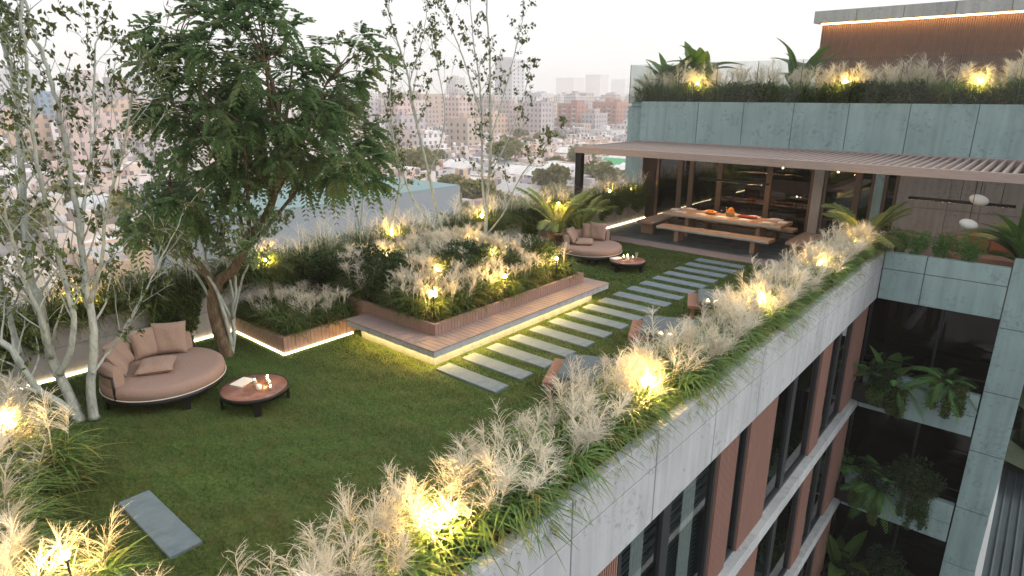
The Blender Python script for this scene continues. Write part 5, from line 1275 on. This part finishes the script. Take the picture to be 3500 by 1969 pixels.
hand = [ # d x0,x1, ytop, ybase, colour, roof, label, hero
    (1398, 1480, 262, 346, (.50, .27, .22), 1, 'red brick apartment block, left half, with pale window bands', dict(pitch=3.6, bal=1)),
    (1486, 1585, 258, 342, (.52, .29, .23), 1, 'red brick apartment block beside the concrete penthouse, with balconies', dict(pitch=4.0, bal=1)),
    (1311, 1392, 236, 328, (.68, .66, .68), 0, 'white apartment block left of the red brick ones', dict(pitch=4.2)),
    (1240, 1318, 150, 330, (.70, .70, .72), 0, 'tall white tower rising above the skyline behind the straight birch', dict(pitch=4.5)),
    (1120, 1170, 195, 300, (.66, .63, .62), 0, 'pale stepped tower behind the leaning birch', dict(pitch=4)),
    (985, 1115, 238, 345, (.58, .46, .38), 2, 'long ochre block under the skyline right of the dark green crown', dict(pitch=4.5)),
    (960, 1040, 330, 410, (.46, .37, .37), 1, 'mauve block with dark openings right of the dark green crown', dict(pitch=3.5)),
    (1120, 1215, 300, 390, (.60, .50, .42), 3, 'cream mid-rise block between the two slim birches', dict(pitch=3.5)),
    (1070, 1120, 255, 330, (.50, .45, .45), 1, 'grey mid-rise with dark windows left of the leaning birch', dict(pitch=3.5)),
    (-60, 92, 175, 352, (.66, .66, .70), 0, 'big white apartment block at the left edge of the picture', dict(pitch=4.0)),
    (88, 140, 232, 355, (.22, .33, .45), 1, 'blue glazed block beside the big white one at the left', dict(pitch=3.0, ws=1.3)),
    (150, 250, 185, 350, (.62, .55, .53), 3, 'pale pink block behind the white-barked stems', dict(pitch=4.)),
    (262, 330, 196, 338, (.47, .40, .42), 1, 'mauve grey tower right of the white-barked stems', dict(pitch=3.6)),
    (330, 395, 190, 345, (.66, .65, .67), 0, 'white block just left of the dark green crown', dict(pitch=3.6)),
    (1395, 1470, 196, 262, (.60, .53, .52), 3, 'pinkish block on the skyline behind the red brick ones', dict(pitch=4.5)),
    (1470, 1530, 188, 262, (.62, .58, .58), 0, 'pale tower on the skyline above the red brick blocks', dict(pitch=4.5)),
    (1535, 1590, 200, 262, (.66, .64, .66), 0, 'white block on the skyline hard against the balustrade end', dict(pitch=4.5)),
    (1325, 1395, 200, 250, (.58, .50, .50), 3, 'pink block on the skyline right of the tall white tower', dict(pitch=4.5)),
    (1480, 1570, 330, 362, (.70, .70, .71), 0, 'plain white low block touching the concrete penthouse', dict(pitch=30, ws=.5)),
]
for x0, x1, yt, yb, col, roof, lab, hero in hand:
    g = gz((x0+x1)/2*D, yb*D, GROUND_Z); dd = dep(g[0], g[1]); 
    wpx = (x1-x0)/1633*dd*1.0
    # a box seen at the view's yaw shows both its right and its front face
    dpt = wpx*.62; w = wpx*.72
    h = gd((x0+x1)/2*D, yt*D, dd)[2]-GROUND_Z
    c = np.array([g[0], g[1]])+np.array([-w*.3, dpt*.5])
    city_building(c[0], c[1], w, dpt, h, col, roof, lab, None, hero, seed=int(x0)+77)
    taken.append((c[0], c[1], max(w, dpt)*.62))
def free(x, y, r): return all((x-a)**2+(y-b_)**2 > (r+q)**2 for a, b_, q in taken) and not (-66 < x < -38 and 14 < y < 52) and not (x > -20 and y < 34)
where = [(-200, 330, 'behind the left white stems'), (330, 640, 'left behind the dark tree'), (640, 960, 'right behind the dark tree'), (960, 1130, 'behind the leaning birch'), (1130, 1300, 'behind the straight birch'), (1300, 1460, 'left of the pergola'), (1460, 1700, 'beyond the pergola corner')]
lots = []
for bx in range(-34, 8):
    for by in range(-3, 34):
        cx, cy = bx*46+rc.uniform(-3, 3), by*46+rc.uniform(-3, 3)
        if math.hypot(cx, cy) > 1450: continue
        for ix in range(3):
            for iy in range(3):
                x, y = cx-13+13*ix+rc.uniform(-1, 1), cy-13+13*iy+rc.uniform(-1, 1); X_, Y_, Z_ = proj((x, y, GROUND_Z+6))
                if Z_ < 40 or X_ < -150 or X_ > 2260: continue
                dist = math.hypot(x, y)
                lots.append((dist, x, y, X_/D))
lots.sort(); nb_ = 0; far_b = MB(); far_r = MB(); TREES = []; seen = {}
for dist, x, y, xd in lots:
    r0 = rc.random()
    w, d_ = rc.uniform(8, 12.6), rc.uniform(8, 12.6)
    if dist < 260: h = rc.choice((3.2, 3.6, 4, 4.5, 4.5, 6.5, 7)) if rc.random() < .95 else rc.uniform(11, 16)
    elif dist < 620: h = rc.choice((4, 7, 7, 10, 10, 13)) if rc.random() < .72 else rc.uniform(14, 26)
    else: h = rc.choice((7, 10, 13, 16)) if rc.random() < .8 else rc.uniform(18, 32)
    if h > 12: w, d_ = w*1.3, d_*1.3
    if dist < 380 and xd > 1100: h = min(h, 5.0)
    if dist < 210: h = min(h, 6.5)
    if not free(x, y, 7): continue
    if dist < 520 and r0 < .15: TREES.append((x, y, rc.uniform(.8, 1.35))); continue
    if dist > 330 and r0 < .25: continue
    (col, cn) = rc.choice(PAL); roof = rc.choice((0, 0, 0, 0, 1, 2, 3, 4)); gab = rc.random() < .16 and h < 9
    if nb_ < 265:
        hn = 'low' if h < 5 else ('two-storey' if h < 8 else ('mid-rise' if h < 14 else 'tall')); wn = next((s for a, c_, s in where if a <= xd < c_), 'in the hazy city')
        dn = 'nearest rows, ' if dist < 170 else ('middle rows, ' if dist < 260 else 'far rows, ')
        lab = f'{hn} {cn} house, {ROOFN[roof]} {"pitched" if gab else "flat"} roof, {dn}{wn}'; k = seen.get(lab, 0); seen[lab] = k+1
        hero = dict(pitch=rc.choice((3.2, 3.8, 4.6)), ws=rc.choice((.8, .95, 1.1))) if dist < 150 and h < 11 else None
        city_building(x, y, w, d_, h, col, roof, lab, 'houses of the hazy city: '+lab if True else None, hero, gab, 0, nb_+1000)
        nb_ += 1
    else:
        q = len(far_b.f); far_b.box(x-w/2, x+w/2, y-d_/2, y+d_/2, GROUND_Z, GROUND_Z+h, rc.randint(0, 3))
        if rc.random() < .6: far_b.box(x-w*.2, x+w*.2, y-d_*.2, y+d_*.2, GROUND_Z+h, GROUND_Z+h+2.6, rc.randint(0, 3))
def farmat(name, col):
    m = CITYW.copy(); m.name = name
    for n_ in m.node_tree.nodes:
        if n_.type == 'OBJECT_INFO':
            rgb = m.node_tree.nodes.new("ShaderNodeRGB"); rgb.outputs[0].default_value = (*col, 1)
            for l in list(n_.outputs['Color'].links): m.node_tree.links.new(rgb.outputs[0], l.to_socket)
    return m
o = far_b.build('far_city', [farmat('far_white', (.68, .66, .66)), farmat('far_pink', (.58, .47, .43)), farmat('far_grey', (.52, .49, .50)), farmat('far_cream', (.62, .55, .49))])
tag(o, 'pale mass of distant city blocks fading towards the skyline', 'city', kind='stuff')
# city trees
def city_crown(seed, mat=OLIVE):
    g = np.random.default_rng(seed); n = 900; lc = g.normal(0, 1, (9, 3)); lc /= np.linalg.norm(lc, axis=1)[:, None]; lc = lc*np.array([2.2, 2.2, 1.2])*g.uniform(.5, 1, (9, 1))+np.array([0, 0, 5.4])
    j = g.integers(0, 9, n); dv = g.normal(0, 1, (n, 3)); dv /= np.linalg.norm(dv, axis=1)[:, None]; C = lc[j]+dv*g.uniform(.5, 1, (n, 1))*np.array([2., 2., 1.5])
    return fast_mesh('crown', leaf_quads(C, dv, .95, .8, .6), 4, mat)
CC = [city_crown(i) for i in range(4)]; CD = [city_crown(9, SHRUB)]
tb = MB(); tb.tube([(0, 0, 0), (.1, 0, 2.5), (.2, .1, 5)], [.3, .22, .12], 7); tb.tube([(0, 0, 2.4), (1.2, .3, 4.8)], [.15, .05], 5); tb.tube([(0, 0, 2.2), (-1.1, -.4, 4.6)], [.15, .05], 5); TRK = tb.mesh('trunk', BARKB)
def city_tree(x, y, s, lab, grp='yellow-green street trees of the city', z=GROUND_Z):
    T = thing('city_tree', lab, 'tree', (x, y, z), rc.uniform(0, 6), grp); T.scale = (s, s, s*rc.uniform(.8, 1.05)); link('crown', rc.choice(CC if z == GROUND_Z else CD), T); link('trunk', TRK, T)
for i, (x, y, s) in enumerate(TREES[:150]):
    xd = proj((x, y, GROUND_Z+5))[0]/D; wn = next((s_ for a, c_, s_ in where if a <= xd < c_), 'in the hazy city')
    city_tree(x, y, s, f'round yellow-green street tree among the roofs {wn}', f'yellow-green street trees {wn}')
for i, (xd, yd, s, lab) in enumerate(((1270, 395, 1.9, 'big round olive-green tree among the roofs behind the straight birch'), (1360, 340, 1.3, 'olive tree at the foot of the red brick block'), (1060, 420, 1.7, 'broad olive tree among the roofs behind the leaning birch'), (1000, 425, 1.5, 'broad olive tree among the roofs right of the dark green crown'),
    (1460, 400, 1.5, 'olive tree just above the pergola corner'), (1530, 450, 1.4, 'olive tree seen under the pergola by the post'), (1490, 440, 1.3, 'olive tree left of the pergola post'), (1140, 470, 1.3, 'dark olive tree at the right end of the plain teal-roofed block'), (1200, 500, 1.4, 'olive tree right beside the plain teal-roofed block'),
    (1390, 470, 1.4, 'olive tree behind the palm by the garden wall'), (40, 420, 1.5, 'yellow olive tree at the left edge among the roofs'), (60, 590, 1.2, 'nearest olive tree at the left edge below the roofs'), (440, 600, 1.2, 'olive tree left of the plain block, low between roofs'), (160, 500, 1.2, 'olive tree behind the white-barked stems'))):
    g = gz(xd*D, yd*D+30, GROUND_Z+3); city_tree(g[0], g[1], s, lab, None)
for i, (x, y) in enumerate(((3.5, 31), (2.0, 30.5), (6, 32))): city_tree(x, y, 1.9, ['dark tree beyond the corrugated roof, middle one', 'dark tree beyond the corrugated roof, beside the column', 'dark tree beyond the corrugated roof at the right edge'][i], None, -17.5)
# green awning roof seen under the pergola
g = gz(1520*D, 410*D, GROUND_Z+4)
T = thing('market_canopy', 'bright green canopy among the roofs seen beside the pergola post', 'canopy', (g[0], g[1], GROUND_Z)); b = MB()
b.add([(-9, -4, 4), (9, -4, 4), (9, 4, 4), (-9, 4, 4), (-9, 0, 6.), (9, 0, 6.)], [(0, 1, 5, 4), (2, 3, 4, 5), (1, 2, 5), (3, 0, 4)]); b.build('canopy', plain('green_sheet', (.08, .42, .18), .6), T, world=False)
b = MB()
for x in (-8.8, 0, 8.8):
    for y in (-3.8, 3.8): b.box(x-.1, x+.1, y-.1, y+.1, 0, 4.0)
b.build('post', METAL, T, world=False)
# ------------------------------------------------------------------ air
m = bpy.data.materials.new('haze'); m.use_nodes = True; t = m.node_tree; t.nodes.clear(); ot = t.nodes.new("ShaderNodeOutputMaterial"); pv = t.nodes.new("ShaderNodeVolumePrincipled")
pv.inputs['Color'].default_value = (.995, .975, .97, 1); pv.inputs['Density'].default_value = .00062; pv.inputs['Anisotropy'].default_value = 0
t.links.new(pv.outputs[0], ot.inputs['Volume'])
b = MB(); b.box(-1900, 1900, -1900, 1900, GROUND_Z-1, 60); tag(b.build('haze', m), kind='stuff')
